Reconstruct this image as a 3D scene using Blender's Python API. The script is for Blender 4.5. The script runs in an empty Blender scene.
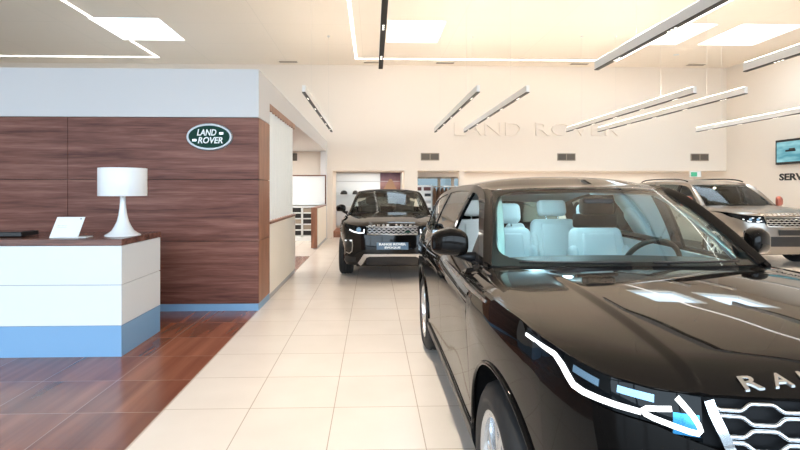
import bpy, bmesh, math, random
from mathutils import Vector, Matrix
random.seed(7)
scene = bpy.context.scene
COL = scene.collection
PI = math.pi

# ------------------------------------------------------------------ helpers
def lerp(a, b, t): return a + (b - a) * t
def clamp(v, a=0.0, b=1.0): return max(a, min(b, v))
def sstep(a, b, v):
    t = clamp((v - a) / (b - a)); return t * t * (3 - 2 * t)
def pl(pts, v):                                   # piecewise linear
    if v <= pts[0][0]: return pts[0][1]
    for (a, fa), (b, fb) in zip(pts, pts[1:]):
        if v <= b: return lerp(fa, fb, (v - a) / (b - a))
    return pts[-1][1]
def ps(pts, v):                                   # smooth (monotone-ish cubic) interpolation
    n = len(pts)
    if v <= pts[0][0]: return pts[0][1]
    if v >= pts[-1][0]: return pts[-1][1]
    for i in range(n - 1):
        a, fa = pts[i]; b, fb = pts[i + 1]
        if v <= b:
            m = (fb - fa) / (b - a)
            m0 = m if i == 0 else (fb - pts[i - 1][1]) / (b - pts[i - 1][0])
            m1 = m if i == n - 2 else (pts[i + 2][1] - fa) / (pts[i + 2][0] - a)
            h = b - a; t = (v - a) / h
            return ((2*t**3 - 3*t*t + 1) * fa + (t**3 - 2*t*t + t) * h * m0 + (-2*t**3 + 3*t*t) * fb + (t**3 - t*t) * h * m1)
def linsp(a, b, n): return [a + (b - a) * i / (n - 1) for i in range(n)]

def link(o, parent=None):
    COL.objects.link(o)
    if parent is not None: o.parent = parent
    return o
def obj(name, verts, faces, mat, parent=None, smooth=True, outward=None, solid=0.0, loc=None, angle=None):
    me = bpy.data.meshes.new(name)
    me.from_pydata([tuple(v) for v in verts], [], faces); me.update()
    if outward is not None:                       # flip so that faces look away from a reference point
        d = 0.0; c = Vector(outward)
        for p in me.polygons: d += p.normal.dot(p.center - c) * p.area
        if d < 0: me.flip_normals(); me.update()
    if solid:                                     # sheet metal thickness: inner skin plus a rim with its own vertices
        n = len(me.vertices); V = [v.co.copy() for v in me.vertices]; F0 = [tuple(p.vertices) for p in me.polygons]
        nrm = [Vector() for _ in range(n)]
        for p in me.polygons:
            for v in p.vertices: nrm[v] += p.normal * p.area
        I = [V[k] - (nrm[k].normalized() if nrm[k].length > 0 else Vector()) * solid for k in range(n)]
        cnt = {}
        for f in F0:
            for a, b in zip(f, f[1:] + f[:1]): cnt[(a, b)] = 1
        V2 = V + I; F2 = F0 + [tuple(k + n for k in reversed(f)) for f in F0]; rim = []
        for (a, b) in cnt:
            if (b, a) not in cnt:
                k = len(V2); V2 += [V[a], V[b], I[b], I[a]]; rim.append((k + 1, k, k + 3, k + 2))
        me2 = bpy.data.meshes.new(name); me2.from_pydata([tuple(v) for v in V2], [], F2 + rim); me2.update()
        bpy.data.meshes.remove(me); me = me2
    for p in me.polygons: p.use_smooth = smooth
    if smooth and angle is not None: me.set_sharp_from_angle(angle=math.radians(angle))
    me.materials.append(mat)
    o = bpy.data.objects.new(name, me); link(o, parent)
    if loc is not None: o.location = loc
    return o
def bobj(name, bm, mat, parent=None, smooth=False, loc=None, angle=35):
    me = bpy.data.meshes.new(name); bm.to_mesh(me); bm.free()
    for p in me.polygons: p.use_smooth = smooth
    if smooth: me.set_sharp_from_angle(angle=math.radians(angle))
    me.materials.append(mat)
    o = bpy.data.objects.new(name, me); link(o, parent)
    if loc is not None: o.location = loc
    return o
def box(bm, c, s, bev=0.0, rot=None, seg=2):
    m = Matrix.Translation(c)
    if rot is not None: m = m @ rot
    r = bmesh.ops.create_cube(bm, size=1.0, matrix=m @ Matrix.Diagonal((s[0], s[1], s[2], 1)))
    if bev > 0:
        es = list({e for v in r['verts'] for e in v.link_edges})
        bmesh.ops.bevel(bm, geom=es, offset=bev, segments=seg, profile=0.5, affect='EDGES')
def bx(x0, x1, y0, y1, z0, z1, bev=0.0, bm=None, seg=2):
    bm = bm or bmesh.new()
    box(bm, ((x0+x1)/2, (y0+y1)/2, (z0+z1)/2), (abs(x1-x0), abs(y1-y0), abs(z1-z0)), bev, seg=seg)
    return bm
def gridvf(rows):
    nv = len(rows[0]); V = [p for r in rows for p in r]; Fc = []
    for i in range(len(rows) - 1):
        for j in range(nv - 1):
            a = i * nv + j; Fc.append((a, a + 1, a + nv + 1, a + nv))
    return V, Fc
def tubevf(path, r, n=8, closed=False, V=None, Fc=None):
    V = V if V is not None else []; Fc = Fc if Fc is not None else []
    P = [Vector(p) for p in path]; base = len(V); N = len(P)
    up = None
    for i, p in enumerate(P):
        if closed: t = (P[(i+1) % N] - P[i-1])
        else: t = P[min(i+1, N-1)] - P[max(i-1, 0)]
        t.normalize()
        if up is None:
            up = Vector((0, 0, 1)) if abs(t.z) < .9 else Vector((1, 0, 0))
        a = t.cross(up); a.normalize(); b = a.cross(t); up = b
        rr = r[i] if isinstance(r, (list, tuple)) else r
        for k in range(n):
            an = 2 * PI * k / n
            V.append(p + a * (rr * math.cos(an)) + b * (rr * math.sin(an)))
    for i in range(N if closed else N - 1):
        for k in range(n):
            i2 = (i + 1) % N; k2 = (k + 1) % n
            Fc.append((base+i*n+k, base+i*n+k2, base+i2*n+k2, base+i2*n+k))
    if not closed:
        Fc.append(tuple(base + k for k in reversed(range(n))))
        Fc.append(tuple(base + (N-1)*n + k for k in range(n)))
    return V, Fc
def lathevf(prof, n=48, axis='z', c=(0, 0, 0), close=False):
    V = []; Fc = []; m = len(prof)
    for k in range(n):
        a = 2 * PI * k / n; ca, sa = math.cos(a), math.sin(a)
        for r, h in prof:
            if axis == 'z': V.append((c[0] + r*ca, c[1] + r*sa, c[2] + h))
            else: V.append((c[0] + h, c[1] + r*ca, c[2] + r*sa))
    for k in range(n):
        k2 = (k + 1) % n
        for j in range(m - 1): Fc.append((k*m+j, k*m+j+1, k2*m+j+1, k2*m+j))
    return V, Fc
def tag(o, label, cat, group=None):
    o['label'] = label; o['category'] = cat
    if group: o['group'] = group
    return o
def thing(name, label, cat, loc=(0, 0, 0), group=None):
    o = bpy.data.objects.new(name, None); o.empty_display_size = .1; link(o); o.location = loc
    return tag(o, label, cat, group)
def struct(o): o['kind'] = 'structure'; return o
def textvf(s, size=1.0, depth=0.0, bold=0.0, width=None, shear=0.0, space=1.0, align='CENTER'):
    cu = bpy.data.curves.new('t', 'FONT'); cu.body = s; cu.size = size; cu.extrude = depth; cu.offset = bold
    cu.shear = shear; cu.space_character = space; cu.align_x = 'LEFT'; cu.resolution_u = 3
    o = bpy.data.objects.new('t', cu); COL.objects.link(o)
    dg = bpy.context.evaluated_depsgraph_get(); dg.update()
    me = bpy.data.meshes.new_from_object(o.evaluated_get(dg))
    V = [v.co.copy() for v in me.vertices]; Fc = [tuple(p.vertices) for p in me.polygons]
    bpy.data.objects.remove(o); bpy.data.curves.remove(cu); bpy.data.meshes.remove(me)
    x0 = min(v.x for v in V); x1 = max(v.x for v in V); y0 = min(v.y for v in V); y1 = max(v.y for v in V)
    k = (width / (x1 - x0)) if width else 1.0
    h = size / (y1 - y0)                          # size = real letter height
    if not width: k = h
    for v in V:
        v.x = (v.x - (x0 + x1) / 2) * k if align == 'CENTER' else (v.x - x0) * k
        v.y = (v.y - y0) * h
    return V, Fc

# ------------------------------------------------------------------ materials
def newmat(name):
    m = bpy.data.materials.new(name); m.use_nodes = True
    nt = m.node_tree; return m, nt, nt.nodes['Principled BSDF']
def mat(name, col, rough=.5, metal=0.0, coat=0.0, emit=None, es=0.0, spec=.5, bump=0.0, bscale=200):
    m, nt, b = newmat(name)
    b.inputs['Base Color'].default_value = (*col, 1); b.inputs['Roughness'].default_value = rough
    b.inputs['Metallic'].default_value = metal; b.inputs['Coat Weight'].default_value = coat
    b.inputs['Coat Roughness'].default_value = .02
    b.inputs['Specular IOR Level'].default_value = spec
    if emit: b.inputs['Emission Color'].default_value = (*emit, 1); b.inputs['Emission Strength'].default_value = es
    tc = nt.nodes.new('ShaderNodeTexCoord'); nz = nt.nodes.new('ShaderNodeTexNoise')
    nz.inputs['Scale'].default_value = bscale
    nt.links.new(tc.outputs['Object'], nz.inputs['Vector'])
    if bump:
        bp = nt.nodes.new('ShaderNodeBump'); bp.inputs['Strength'].default_value = bump; bp.inputs['Distance'].default_value = .002
        nt.links.new(nz.outputs['Fac'], bp.inputs['Height']); nt.links.new(bp.outputs['Normal'], b.inputs['Normal'])
    else:                                         # faint roughness variation
        mr = nt.nodes.new('ShaderNodeMapRange'); mr.inputs['To Min'].default_value = rough * .93; mr.inputs['To Max'].default_value = min(1, rough * 1.07)
        nz.inputs['Scale'].default_value = 6
        nt.links.new(nz.outputs['Fac'], mr.inputs['Value']); nt.links.new(mr.outputs['Result'], b.inputs['Roughness'])
    return m
def glass(name, tint, refl=1.0, rough=0.0, ior=1.5):
    m = bpy.data.materials.new(name); m.use_nodes = True; nt = m.node_tree; nt.nodes.clear()
    out = nt.nodes.new('ShaderNodeOutputMaterial'); mx = nt.nodes.new('ShaderNodeMixShader')
    tr = nt.nodes.new('ShaderNodeBsdfTransparent'); gl = nt.nodes.new('ShaderNodeBsdfGlossy'); fr = nt.nodes.new('ShaderNodeFresnel')
    tr.inputs['Color'].default_value = (*tint, 1); gl.inputs['Roughness'].default_value = rough
    fr.inputs['IOR'].default_value = ior
    mu = nt.nodes.new('ShaderNodeMath'); mu.operation = 'MULTIPLY'; mu.inputs[1].default_value = refl
    nt.links.new(fr.outputs[0], mu.inputs[0]); nt.links.new(mu.outputs[0], mx.inputs['Fac'])
    nt.links.new(tr.outputs[0], mx.inputs[1]); nt.links.new(gl.outputs[0], mx.inputs[2]); nt.links.new(mx.outputs[0], out.inputs['Surface'])
    return m
def emis(name, col, s):
    m = bpy.data.materials.new(name); m.use_nodes = True; nt = m.node_tree; nt.nodes.clear()
    out = nt.nodes.new('ShaderNodeOutputMaterial'); e = nt.nodes.new('ShaderNodeEmission')
    e.inputs['Color'].default_value = (*col, 1); e.inputs['Strength'].default_value = s
    nt.links.new(e.outputs[0], out.inputs['Surface']); return m
def wood(name, scale, c0, c1, c2, rough=.35, coat=0.0, spec=.5):
    m, nt, b = newmat(name); L = nt.links.new; b.inputs['Specular IOR Level'].default_value = spec
    tc = nt.nodes.new('ShaderNodeTexCoord'); mp = nt.nodes.new('ShaderNodeMapping'); mp.inputs['Scale'].default_value = scale
    L(tc.outputs['Object'], mp.inputs['Vector'])
    n1 = nt.nodes.new('ShaderNodeTexNoise'); n1.inputs['Scale'].default_value = 1.0; n1.inputs['Detail'].default_value = 6; n1.inputs['Roughness'].default_value = .62; n1.inputs['Distortion'].default_value = .35
    L(mp.outputs[0], n1.inputs['Vector'])
    n2 = nt.nodes.new('ShaderNodeTexNoise'); n2.inputs['Scale'].default_value = 5.5; n2.inputs['Detail'].default_value = 3
    L(mp.outputs[0], n2.inputs['Vector'])
    ad = nt.nodes.new('ShaderNodeMath'); ad.operation = 'MULTIPLY_ADD'; ad.inputs[1].default_value = .28
    L(n2.outputs['Fac'], ad.inputs[0]); L(n1.outputs['Fac'], ad.inputs[2])
    cr = nt.nodes.new('ShaderNodeValToRGB'); e = cr.color_ramp.elements
    e[0].position = .45; e[0].color = (*c0, 1); e[1].position = .85; e[1].color = (*c2, 1)
    k = cr.color_ramp.elements.new(.64); k.color = (*c1, 1)
    L(ad.outputs[0], cr.inputs['Fac']); L(cr.outputs['Color'], b.inputs['Base Color'])
    b.inputs['Roughness'].default_value = rough; b.inputs['Coat Weight'].default_value = coat; b.inputs['Coat Roughness'].default_value = .15
    return m

M = {}
M['wall'] = mat('painted_plaster_warm', (.86, .775, .685), .85)
M['ceil'] = mat('ceiling_panel_paint', (.82, .745, .635), .8)
M['bulk'] = mat('bulkhead_paint', (.70, .70, .71), .85)
M['white'] = mat('white_laminate', (.76, .80, .82), .3)
M['cream'] = mat('cream_laminate', (.93, .88, .79), .45)
M['bluegrey'] = mat('blue_grey_plinth', (.20, .38, .60), .4)
M['grey'] = mat('grey_plinth', (.42, .43, .45), .4)
M['woodwall'] = wood('walnut_wall_panel', (.7, .7, 13), (.090, .031, .023), (.178, .070, .052), (.275, .130, .100), .45, spec=.22)
M['woodtop'] = wood('walnut_worktop', (1.2, 12, 12), (.06, .024, .018), (.14, .058, .042), (.24, .11, .08), .25)
M['woodred'] = wood('walnut_trim', (9, 9, 1.2), (.16, .062, .032), (.26, .11, .062), (.38, .18, .105), .4)
M['gap'] = mat('dark_joint', (.02, .013, .012), .7)
M['black'] = mat('black_plastic', (.012, .012, .013), .45)
M['rubber'] = mat('tyre_rubber', (.012, .012, .013), .7, bump=.2)
M['chrome'] = mat('chrome', (.86, .88, .9), .08, 1.0)
M['satin'] = mat('satin_silver', (.62, .62, .62), .28, 1.0)
M['alloy'] = mat('alloy_wheel_silver', (.72, .73, .75), .22, .9)
M['paint'] = mat('black_car_paint', (.006, .005, .0045), .03, 0, 0.0, spec=.17)
M['paint2'] = mat('black_car_paint_far', (.006, .0052, .005), .05, 0, 0.0, spec=.27)
M['silverpaint'] = mat('champagne_silver_paint', (.27, .245, .22), .28, .8, .5)
M['dark'] = mat('dark_trim', (.008, .008, .009), .35, spec=.25)
M['gback'] = mat('grille_mesh_black', (.006, .006, .007), .6, spec=.15)
M['liner'] = mat('wheel_arch_liner', (.004, .004, .004), .95, spec=.1)
M['ivory'] = mat('ivory_leather', (.88, .90, .90), .5, bump=.1, bscale=60)
M['greyleather'] = mat('grey_leather', (.10, .10, .095), .5)
M['headliner'] = mat('pale_headlining', (.74, .78, .80), .9)
M['ws'] = glass('windscreen_glass', (.62, .93, 1.0), 1.3)
M['sideglass'] = glass('side_glass', (.30, .36, .36), 1.0)
M['greyglass'] = glass('grey_green_glass', (.66, .72, .68), .8)
M['fabric'] = mat('black_roof_fabric', (.012, .012, .012), .75, spec=.3)
M['clear'] = glass('clear_glass', (.93, .97, 1.0), .6)
M['bluepane'] = glass('blue_tinted_pane', (.22, .24, .24), .6)
M['lens'] = mat('black_lamp_lens', (.003, .004, .005), .03, 0, 0.0, spec=.15)
M['drl'] = emis('daylight_lamp_strip', (.93, .97, 1.0), 2.2)
M['drl_far'] = emis('daylight_lamp_far', (.95, .97, 1.0), 1.6)
M['led'] = mat('led_lamp_module', (.16, .27, .38), .2, .8, emit=(.35, .65, 1.0), es=.12)
M['bluereflect'] = mat('blue_sky_reflection', (.05, .28, .55), .12, .8, emit=(.05, .35, .8), es=.12)
M['frost'] = mat('frosted_curtain_fabric', (.90, .92, .90), .8)
M['shade'] = mat('white_lamp_shade', (.88, .90, .91), .45)
M['lampbase'] = mat('white_lamp_lacquer', (.85, .87, .88), .2)
M['strip'] = emis('ceiling_strip_light', (1.0, .97, .92), 5)
M['added_uplight'] = emis('added_uplight_glow', (1.0, .91, .80), 27)
M['sky_pane'] = emis('skylight_daylight', (.72, .88, 1.0), 5)
M['spot'] = emis('spot_lens', (1.0, .93, .82), 3)
M['pend'] = mat('white_pendant_profile', (.86, .85, .83), .4)
M['louver'] = mat('black_louver', (.02, .02, .02), .5)
M['rim'] = mat('brushed_sign_rim', (.42, .44, .45), .45, .5)
M['green'] = mat('badge_green', (.003, .04, .026), .5, spec=.15)
M['badgewhite'] = mat('badge_white', (.86, .88, .88), .35)
M['vent'] = mat('vent_brown', (.30, .25, .2), .6)
M['ventdark'] = mat('vent_slot', (.10, .085, .07), .6)
M['wire'] = mat('suspension_wire', (.72, .68, .62), .5)
M['plate'] = mat('show_plate_blue', (.10, .17, .25), .4)
M['capreflect'] = mat('mirror_cap_red_reflection', (.45, .13, .09), .3, .2)
M['jacket'] = mat('brown_jacket', (.10, .05, .028), .8)
M['red'] = mat('dark_red_label', (.10, .03, .03), .6)
M['asphalt'] = mat('forecourt_paving', (.08, .085, .09), .9)

def floor_mat():
    m, nt, b = newmat('floor_tiles'); L = nt.links.new; N = nt.nodes.new
    def math_(op, a, bb=None, cc=None):
        n = N('ShaderNodeMath'); n.operation = op
        for i, v in enumerate((a, bb, cc)):
            if v is None: continue
            if isinstance(v, (int, float)): n.inputs[i].default_value = v
            else: L(v, n.inputs[i])
        return n.outputs[0]
    g = N('ShaderNodeNewGeometry'); sp = N('ShaderNodeSeparateXYZ'); L(g.outputs['Position'], sp.inputs[0])
    X, Y = sp.outputs[0], sp.outputs[1]
    timber = math_('MULTIPLY', math_('LESS_THAN', X, -1.485), math_('LESS_THAN', Y, 11.9))
    def cells(ox, oy):
        u = math_('DIVIDE', math_('SUBTRACT', X, ox), .6); v = math_('DIVIDE', math_('SUBTRACT', Y, oy), .6)
        fu = math_('FRACT', u); fv = math_('FRACT', v)
        du = math_('MINIMUM', fu, math_('SUBTRACT', 1.0, fu)); dv = math_('MINIMUM', fv, math_('SUBTRACT', 1.0, fv))
        gr = math_('LESS_THAN', math_('MINIMUM', du, dv), .0055)
        cv = N('ShaderNodeCombineXYZ'); L(math_('FLOOR', u), cv.inputs[0]); L(math_('FLOOR', v), cv.inputs[1])
        wn = N('ShaderNodeTexWhiteNoise'); L(cv.outputs[0], wn.inputs['Vector'])
        return gr, wn.outputs['Value'], cv.outputs[0]
    gw, rw, cw = cells(-1.49, 3.58); gc, rc, cc_ = cells(-1.478, 3.62)
    # timber grain runs along Y, shifted per tile
    mp = N('ShaderNodeVectorMath'); mp.operation = 'MULTIPLY'; mp.inputs[1].default_value = (11, .7, 1); L(g.outputs['Position'], mp.inputs[0])
    sh = N('ShaderNodeVectorMath'); sh.operation = 'MULTIPLY_ADD'; sh.inputs[1].default_value = (7.3, 5.1, 1)
    L(cw, sh.inputs[0]); L(mp.outputs[0], sh.inputs[2])
    nz = N('ShaderNodeTexNoise'); nz.inputs['Scale'].default_value = .55; nz.inputs['Detail'].default_value = 6; nz.inputs['Distortion'].default_value = .3; L(sh.outputs[0], nz.inputs['Vector'])
    t = math_('ADD', math_('MULTIPLY', rw, .16), nz.outputs['Fac'])
    cr = N('ShaderNodeValToRGB'); e = cr.color_ramp.elements
    e[0].position = .30; e[0].color = (.12, .036, .021, 1); e[1].position = .88; e[1].color = (.34, .135, .080, 1)
    k = e.new(.58); k.color = (.215, .074, .042, 1)
    L(t, cr.inputs['Fac'])
    mw = N('ShaderNodeMix'); mw.data_type = 'RGBA'; L(gw, mw.inputs[0]); L(cr.outputs[0], mw.inputs[6]); mw.inputs[7].default_value = (.36, .22, .16, 1)
    n2 = N('ShaderNodeTexNoise'); n2.inputs['Scale'].default_value = 2.2; n2.inputs['Detail'].default_value = 4; L(g.outputs['Position'], n2.inputs['Vector'])
    c2 = N('ShaderNodeValToRGB'); e = c2.color_ramp.elements
    e[0].position = .25; e[0].color = (.79, .715, .645, 1); e[1].position = .75; e[1].color = (.85, .775, .705, 1)
    L(math_('ADD', math_('MULTIPLY', rc, .15), n2.outputs['Fac']), c2.inputs['Fac'])
    mc = N('ShaderNodeMix'); mc.data_type = 'RGBA'; L(gc, mc.inputs[0]); L(c2.outputs[0], mc.inputs[6]); mc.inputs[7].default_value = (.52, .42, .34, 1)
    mm = N('ShaderNodeMix'); mm.data_type = 'RGBA'; L(timber, mm.inputs[0]); L(mc.outputs[2], mm.inputs[6]); L(mw.outputs[2], mm.inputs[7])
    me_ = N('ShaderNodeMix'); me_.data_type = 'RGBA'; L(math_('LESS_THAN', Y, 1.3), me_.inputs[0]); L(mm.outputs[2], me_.inputs[6]); me_.inputs[7].default_value = (.035, .032, .03, 1)   # unseen dark floor band, added to darken the bumper's reflection
    L(me_.outputs[2], b.inputs['Base Color'])
    b.inputs['Roughness'].default_value = .22
    return m
M['floor'] = floor_mat()
def ceiling_mat():
    m, nt, b = newmat('ceiling_panels'); L = nt.links.new; N = nt.nodes.new
    g = N('ShaderNodeNewGeometry'); br = N('ShaderNodeTexBrick')
    mp = N('ShaderNodeMapping'); mp.inputs['Scale'].default_value = (1, 1, 1); mp.inputs['Location'].default_value = (.3, -.4, 0)
    L(g.outputs['Position'], mp.inputs['Vector']); L(mp.outputs[0], br.inputs['Vector'])
    br.offset = 0; br.inputs['Scale'].default_value = 1; br.inputs['Brick Width'].default_value = 2.4; br.inputs['Row Height'].default_value = 1.7
    br.inputs['Mortar Size'].default_value = .006; br.inputs['Color1'].default_value = (.90, .81, .70, 1); br.inputs['Color2'].default_value = (.91, .82, .715, 1)
    br.inputs['Mortar'].default_value = (.80, .73, .63, 1)
    L(br.outputs['Color'], b.inputs['Base Color']); b.inputs['Roughness'].default_value = .6
    return m
M['ceil'] = ceiling_mat()

# ------------------------------------------------------------------ car builder
class Car:
    """Parametric body in local metres: x across, y from the nose (0) backwards, z up."""
    def __init__(self, root, P):
        self.root = root; self.P = P
        pts = [Vector((a, b)) for a, b in P['perim']]
        ext = [Vector((-pts[1].x, pts[1].y))] + pts + [Vector((-pts[-2].x, pts[-2].y))]
        D = []
        for i in range(1, len(ext) - 2):
            p0, p1, p2, p3 = ext[i-1:i+3]
            for k in range(24):
                t = k / 24
                D.append(.5 * ((2*p1) + (p2-p0)*t + (2*p0-5*p1+4*p2-p3)*t*t + (3*p1-p0-3*p2+p3)*t**3))
        D.append(pts[-1]); self.D = D
        S = [0.0]
        for a, b in zip(D, D[1:]): S.append(S[-1] + (b - a).length)
        self.S = S; self.smax = S[-1]
        self.front_n = next(i for i, p in enumerate(D) if p.x > P['hw'] * .96)
    def per(self, s):
        S, D = self.S, self.D
        s = clamp(s, 0, self.smax - 1e-6)
        lo, hi = 0, len(S) - 1
        while hi - lo > 1:
            m = (lo + hi) // 2
            if S[m] <= s: lo = m
            else: hi = m
        t = (s - S[lo]) / (S[hi] - S[lo]); p = D[lo].lerp(D[hi], t)
        def tan(i): return (D[min(i+1, len(D)-1)] - D[max(i-1, 0)]).normalized() if 0 < i < len(D)-1 else Vector((1, 0)) * (1 if i == 0 else -1)
        tg = tan(lo).lerp(tan(hi), t).normalized()
        return p, Vector((tg.y, -tg.x))
    def sy(self, y):
        for i in range(1, len(self.D)):
            if self.D[i].y >= y: 
                a, b = self.D[i-1], self.D[i]
                return lerp(self.S[i-1], self.S[i], (y - a.y) / max(1e-9, b.y - a.y))
        return self.smax
    def sx(self, x):
        for i in range(1, len(self.D)):
            if self.D[i].x >= x:
                a, b = self.D[i-1], self.D[i]
                return lerp(self.S[i-1], self.S[i], (x - a.x) / max(1e-9, b.x - a.x))
        return self.smax / 2
    def pt(self, s, z, off=0.0):
        p, n = self.per(abs(s)); P = self.P
        w = n.y * n.y
        ins = lerp(ps(P['in_side'], z), ps(P['in_front'] if n.y < 0 else P['in_rear'], z), w) - off
        if 'ataper' in P and n.y < .5: ins += P['ataper'] * clamp((P['ay0'] - p.y) / P['aylen']) * sstep(P['az'][0], P['az'][1], z) * sstep(.6, 1.2, p.y)
        x = p.x - n.x * ins; y = p.y - n.y * ins
        return Vector((math.copysign(x, s) if s else x, y, z))
    def patch(self, name, mat_, cols, zlo, zhi, nz=8, parent=None, off=0.0, solid=.012, sides=(1,)):
        V = []; Fc = []
        for sg in sides:
            rows = []
            for s in cols:
                a, b = (zlo(s) if callable(zlo) else zlo), (zhi(s) if callable(zhi) else zhi)
                rows.append([self.pt(s * sg, lerp(a, b, j / nz), off) for j in range(nz + 1)])
            v, f = gridvf(rows); k = len(V); V += v; Fc += [tuple(i + k for i in q) for q in f]
        c = self.P['len'] / 2
        return obj(name, V, Fc, mat_, parent or self.root, outward=(0, c, .6), solid=solid)
    def ribbon(self, name, mat_, path, r, parent=None, off=.004, sg=1, n=6, flat=None):
        pts = [self.pt(s * sg, z, off) for s, z in path]
        V, Fc = tubevf(pts, r, n)
        return obj(name, V, Fc, mat_, parent or self.root)
    def band(self, name, mat_, path, w, parent=None, off=.006, sg=1, solid=.006):
        """flat strip of height w lying on the body surface along (s, z) points"""
        rows = []
        N = len(path)
        for i, (s, z) in enumerate(path):
            a = path[max(i-1, 0)]; b = path[min(i+1, N-1)]
            ds, dz = b[0]-a[0], b[1]-a[1]; l = math.hypot(ds, dz) or 1
            ww = w[i] if isinstance(w, (list, tuple)) else w
            ns, nz_ = -dz/l*ww/2, ds/l*ww/2
            rows.append([self.pt((s+ns)*sg, z+nz_, off), self.pt((s-ns)*sg, z-nz_, off)])
        V, Fc = gridvf(rows)
        return obj(name, V, Fc, mat_, parent or self.root, outward=(0, self.P['len']/2, .6), solid=solid)
    # ---- side arch
    def zl(self, y, low):
        P = self.P
        for yc in P['axles']:
            d = y - yc
            if abs(d) < P['archR']: return max(low, P['archZ'] + math.sqrt(max(0, P['archR']**2 - d*d)))
        return low
    def ycols(self, y0, y1, n=14):
        ys = set(linsp(y0, y1, n)); P = self.P
        for yc in P['axles']:
            for k in range(25):
                y = yc - P['archR'] * math.cos(PI * k / 24)
                if y0 < y < y1: ys.add(y)
            for e in (-1e-4, 1e-4):
                for q in (-1, 1):
                    y = yc + q*P['archR'] + e
                    if y0 < y < y1: ys.add(y)
        return sorted(ys)
    def side_panel(self, name, mat_, y0, y1, low, high, sg, nz=8, parent=None, off=0.0, solid=.012):
        P = self.P; cuts = [y0] + sorted(q for yc in P['axles'] for q in (yc - P['archR'], yc + P['archR']) if y0 + .003 < q < y1 - .003) + [y1]
        V = []; Fc = []
        for a, b in zip(cuts, cuts[1:]):
            m = (a + b) / 2; arch = [yc for yc in P['axles'] if abs(m - yc) < P['archR']]
            if arch:
                yc = arch[0]; ys = sorted({y for y in [yc - P['archR']*math.cos(PI*k/28) for k in range(29)] if a < y < b} | {a, b})
                lo = lambda y: max(low, P['archZ'] + math.sqrt(max(0, P['archR']**2 - (y - yc)**2)))
            else:
                ys = linsp(a, b, 10); lo = lambda y: low
            rows = []
            for y in ys:
                s = self.sy(y); h = high(y) if callable(high) else high
                rows.append([self.pt(s*sg, lerp(lo(y), h, j/nz), off) for j in range(nz + 1)])
            v, f = gridvf(rows); k = len(V); V += v; Fc += [tuple(q + k for q in g) for g in f]
        return obj(name, V, Fc, mat_, parent or self.root, outward=(0, P['len']/2, .6), solid=solid)
    # ---- hood as a crowned height field that rolls down to the shut line
    def hood(self, mat_):
        P = self.P; s1 = self.sy(P['hood_end'])
        B = [self.pt(s, P['zshut'](self, s)) for s in linsp(0, s1, 160)]
        def yfront(x):
            for a, b in zip(B, B[1:]):
                if b.x >= x: return lerp(a.y, b.y, clamp((x - a.x) / max(1e-6, b.x - a.x)))
            return B[-1].y
        def base(x, y): return ps(P['hood_z'], y) - P['hood_crown'] * (abs(x) / P['hw'])**2 + P['bulge'](x, y)
        r = P.get('roll', .13)
        def h(x, y):
            bd = 9; q = None
            for b in B:
                d = (b.x - x)**2 + (b.y - y)**2
                if d < bd: bd, q = d, b
            d = math.sqrt(bd); z = base(x, y)
            if d < r: z += (q.z - base(q.x, q.y)) * (1 - d / r)**2
            return z
        self.hood_h = lambda x, y: h(abs(x), y)
        xm = max(b.x for b in B)
        xs = sorted(set([xm * (1 - (1 - k / 34)**1.5) for k in range(35)] + P.get('hood_x', [])))
        rows = []
        for x in xs:
            ya, yb = yfront(x), P['cowl'](x)
            if yb < ya + .004: ya = yb - .004
            row = []
            for k in range(41):
                t = k / 40; t = t * t * .55 + t * .45
                y = lerp(ya, yb, t)
                row.append(Vector((x, y, h(x, y))))
            rows.append(row)
        full = [[Vector((-p.x, p.y, p.z)) for p in r_] for r_ in reversed(rows[1:])] + rows
        V, Fc = gridvf(full)
        return obj('hood', V, Fc, mat_, self.root, outward=(0, 1, -3), solid=.012)
    # ---- windscreen
    def wsp(self, u, t, off=0.0):
        P = self.P['ws']
        b = Vector((P['bx']*u, P['by'] + P['bdy']*u*u, P['bz'] - P['bdz']*u*u))
        q = Vector((P['tx']*u, P['ty'] + P['tdy']*u*u, P['tz'] - P['tdz']*u*u))
        p = b.lerp(q, t); n = Vector((0, -.6, .8))
        return p + n * (P.get('bow', .02) * math.sin(PI * t) + off)
    def windscreen(self, gm):
        V, Fc = gridvf([[self.wsp(u, t) for t in linsp(0, 1, 13)] for u in linsp(-1, 1, 25)])
        g = obj('windscreen', V, Fc, gm, self.root, outward=(0, 4, .2))
        # black printed border with rounded inner corners, just inside the pane
        m = self.P['ws'].get('frit', (.035, .10, .05)); N = 96; rows = []
        for k in range(N + 1):
            a = 2 * PI * k / N; c, s = math.cos(a), math.sin(a)
            q = 1 / max(abs(c), abs(s)); ou, ov = c*q, s*q
            e = 7.0; rr = 1 / (abs(c)**e + abs(s)**e)**(1/e); iu, iv = c*rr, s*rr
            iu *= 1 - m[0]; iv = lerp(-1 + 2*m[1], 1 - 2*m[2], (iv + 1) / 2)
            rows.append([self.wsp(ou, (ov+1)/2, -.004), self.wsp(iu, (iv+1)/2, -.004)])
        V, Fc = gridvf(rows)
        obj('windscreen_border', V, Fc, M['dark'], g)
        return g
    # ---- greenhouse side surface
    def zB(self, y): return ps(self.P['belt'], y)
    def zR(self, y): return ps(self.P['rail'], y)
    def gx(self, y, z):
        P = self.P; b = self.pt(self.sy(y), self.zB(y)).x
        dz = max(0, z - self.zB(y))
        return b - P['tumble'][0]*dz - P['tumble'][1]*dz*dz 
    def R(self, y): z = self.zR(y); return Vector((self.gx(y, z), y, z))
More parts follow.
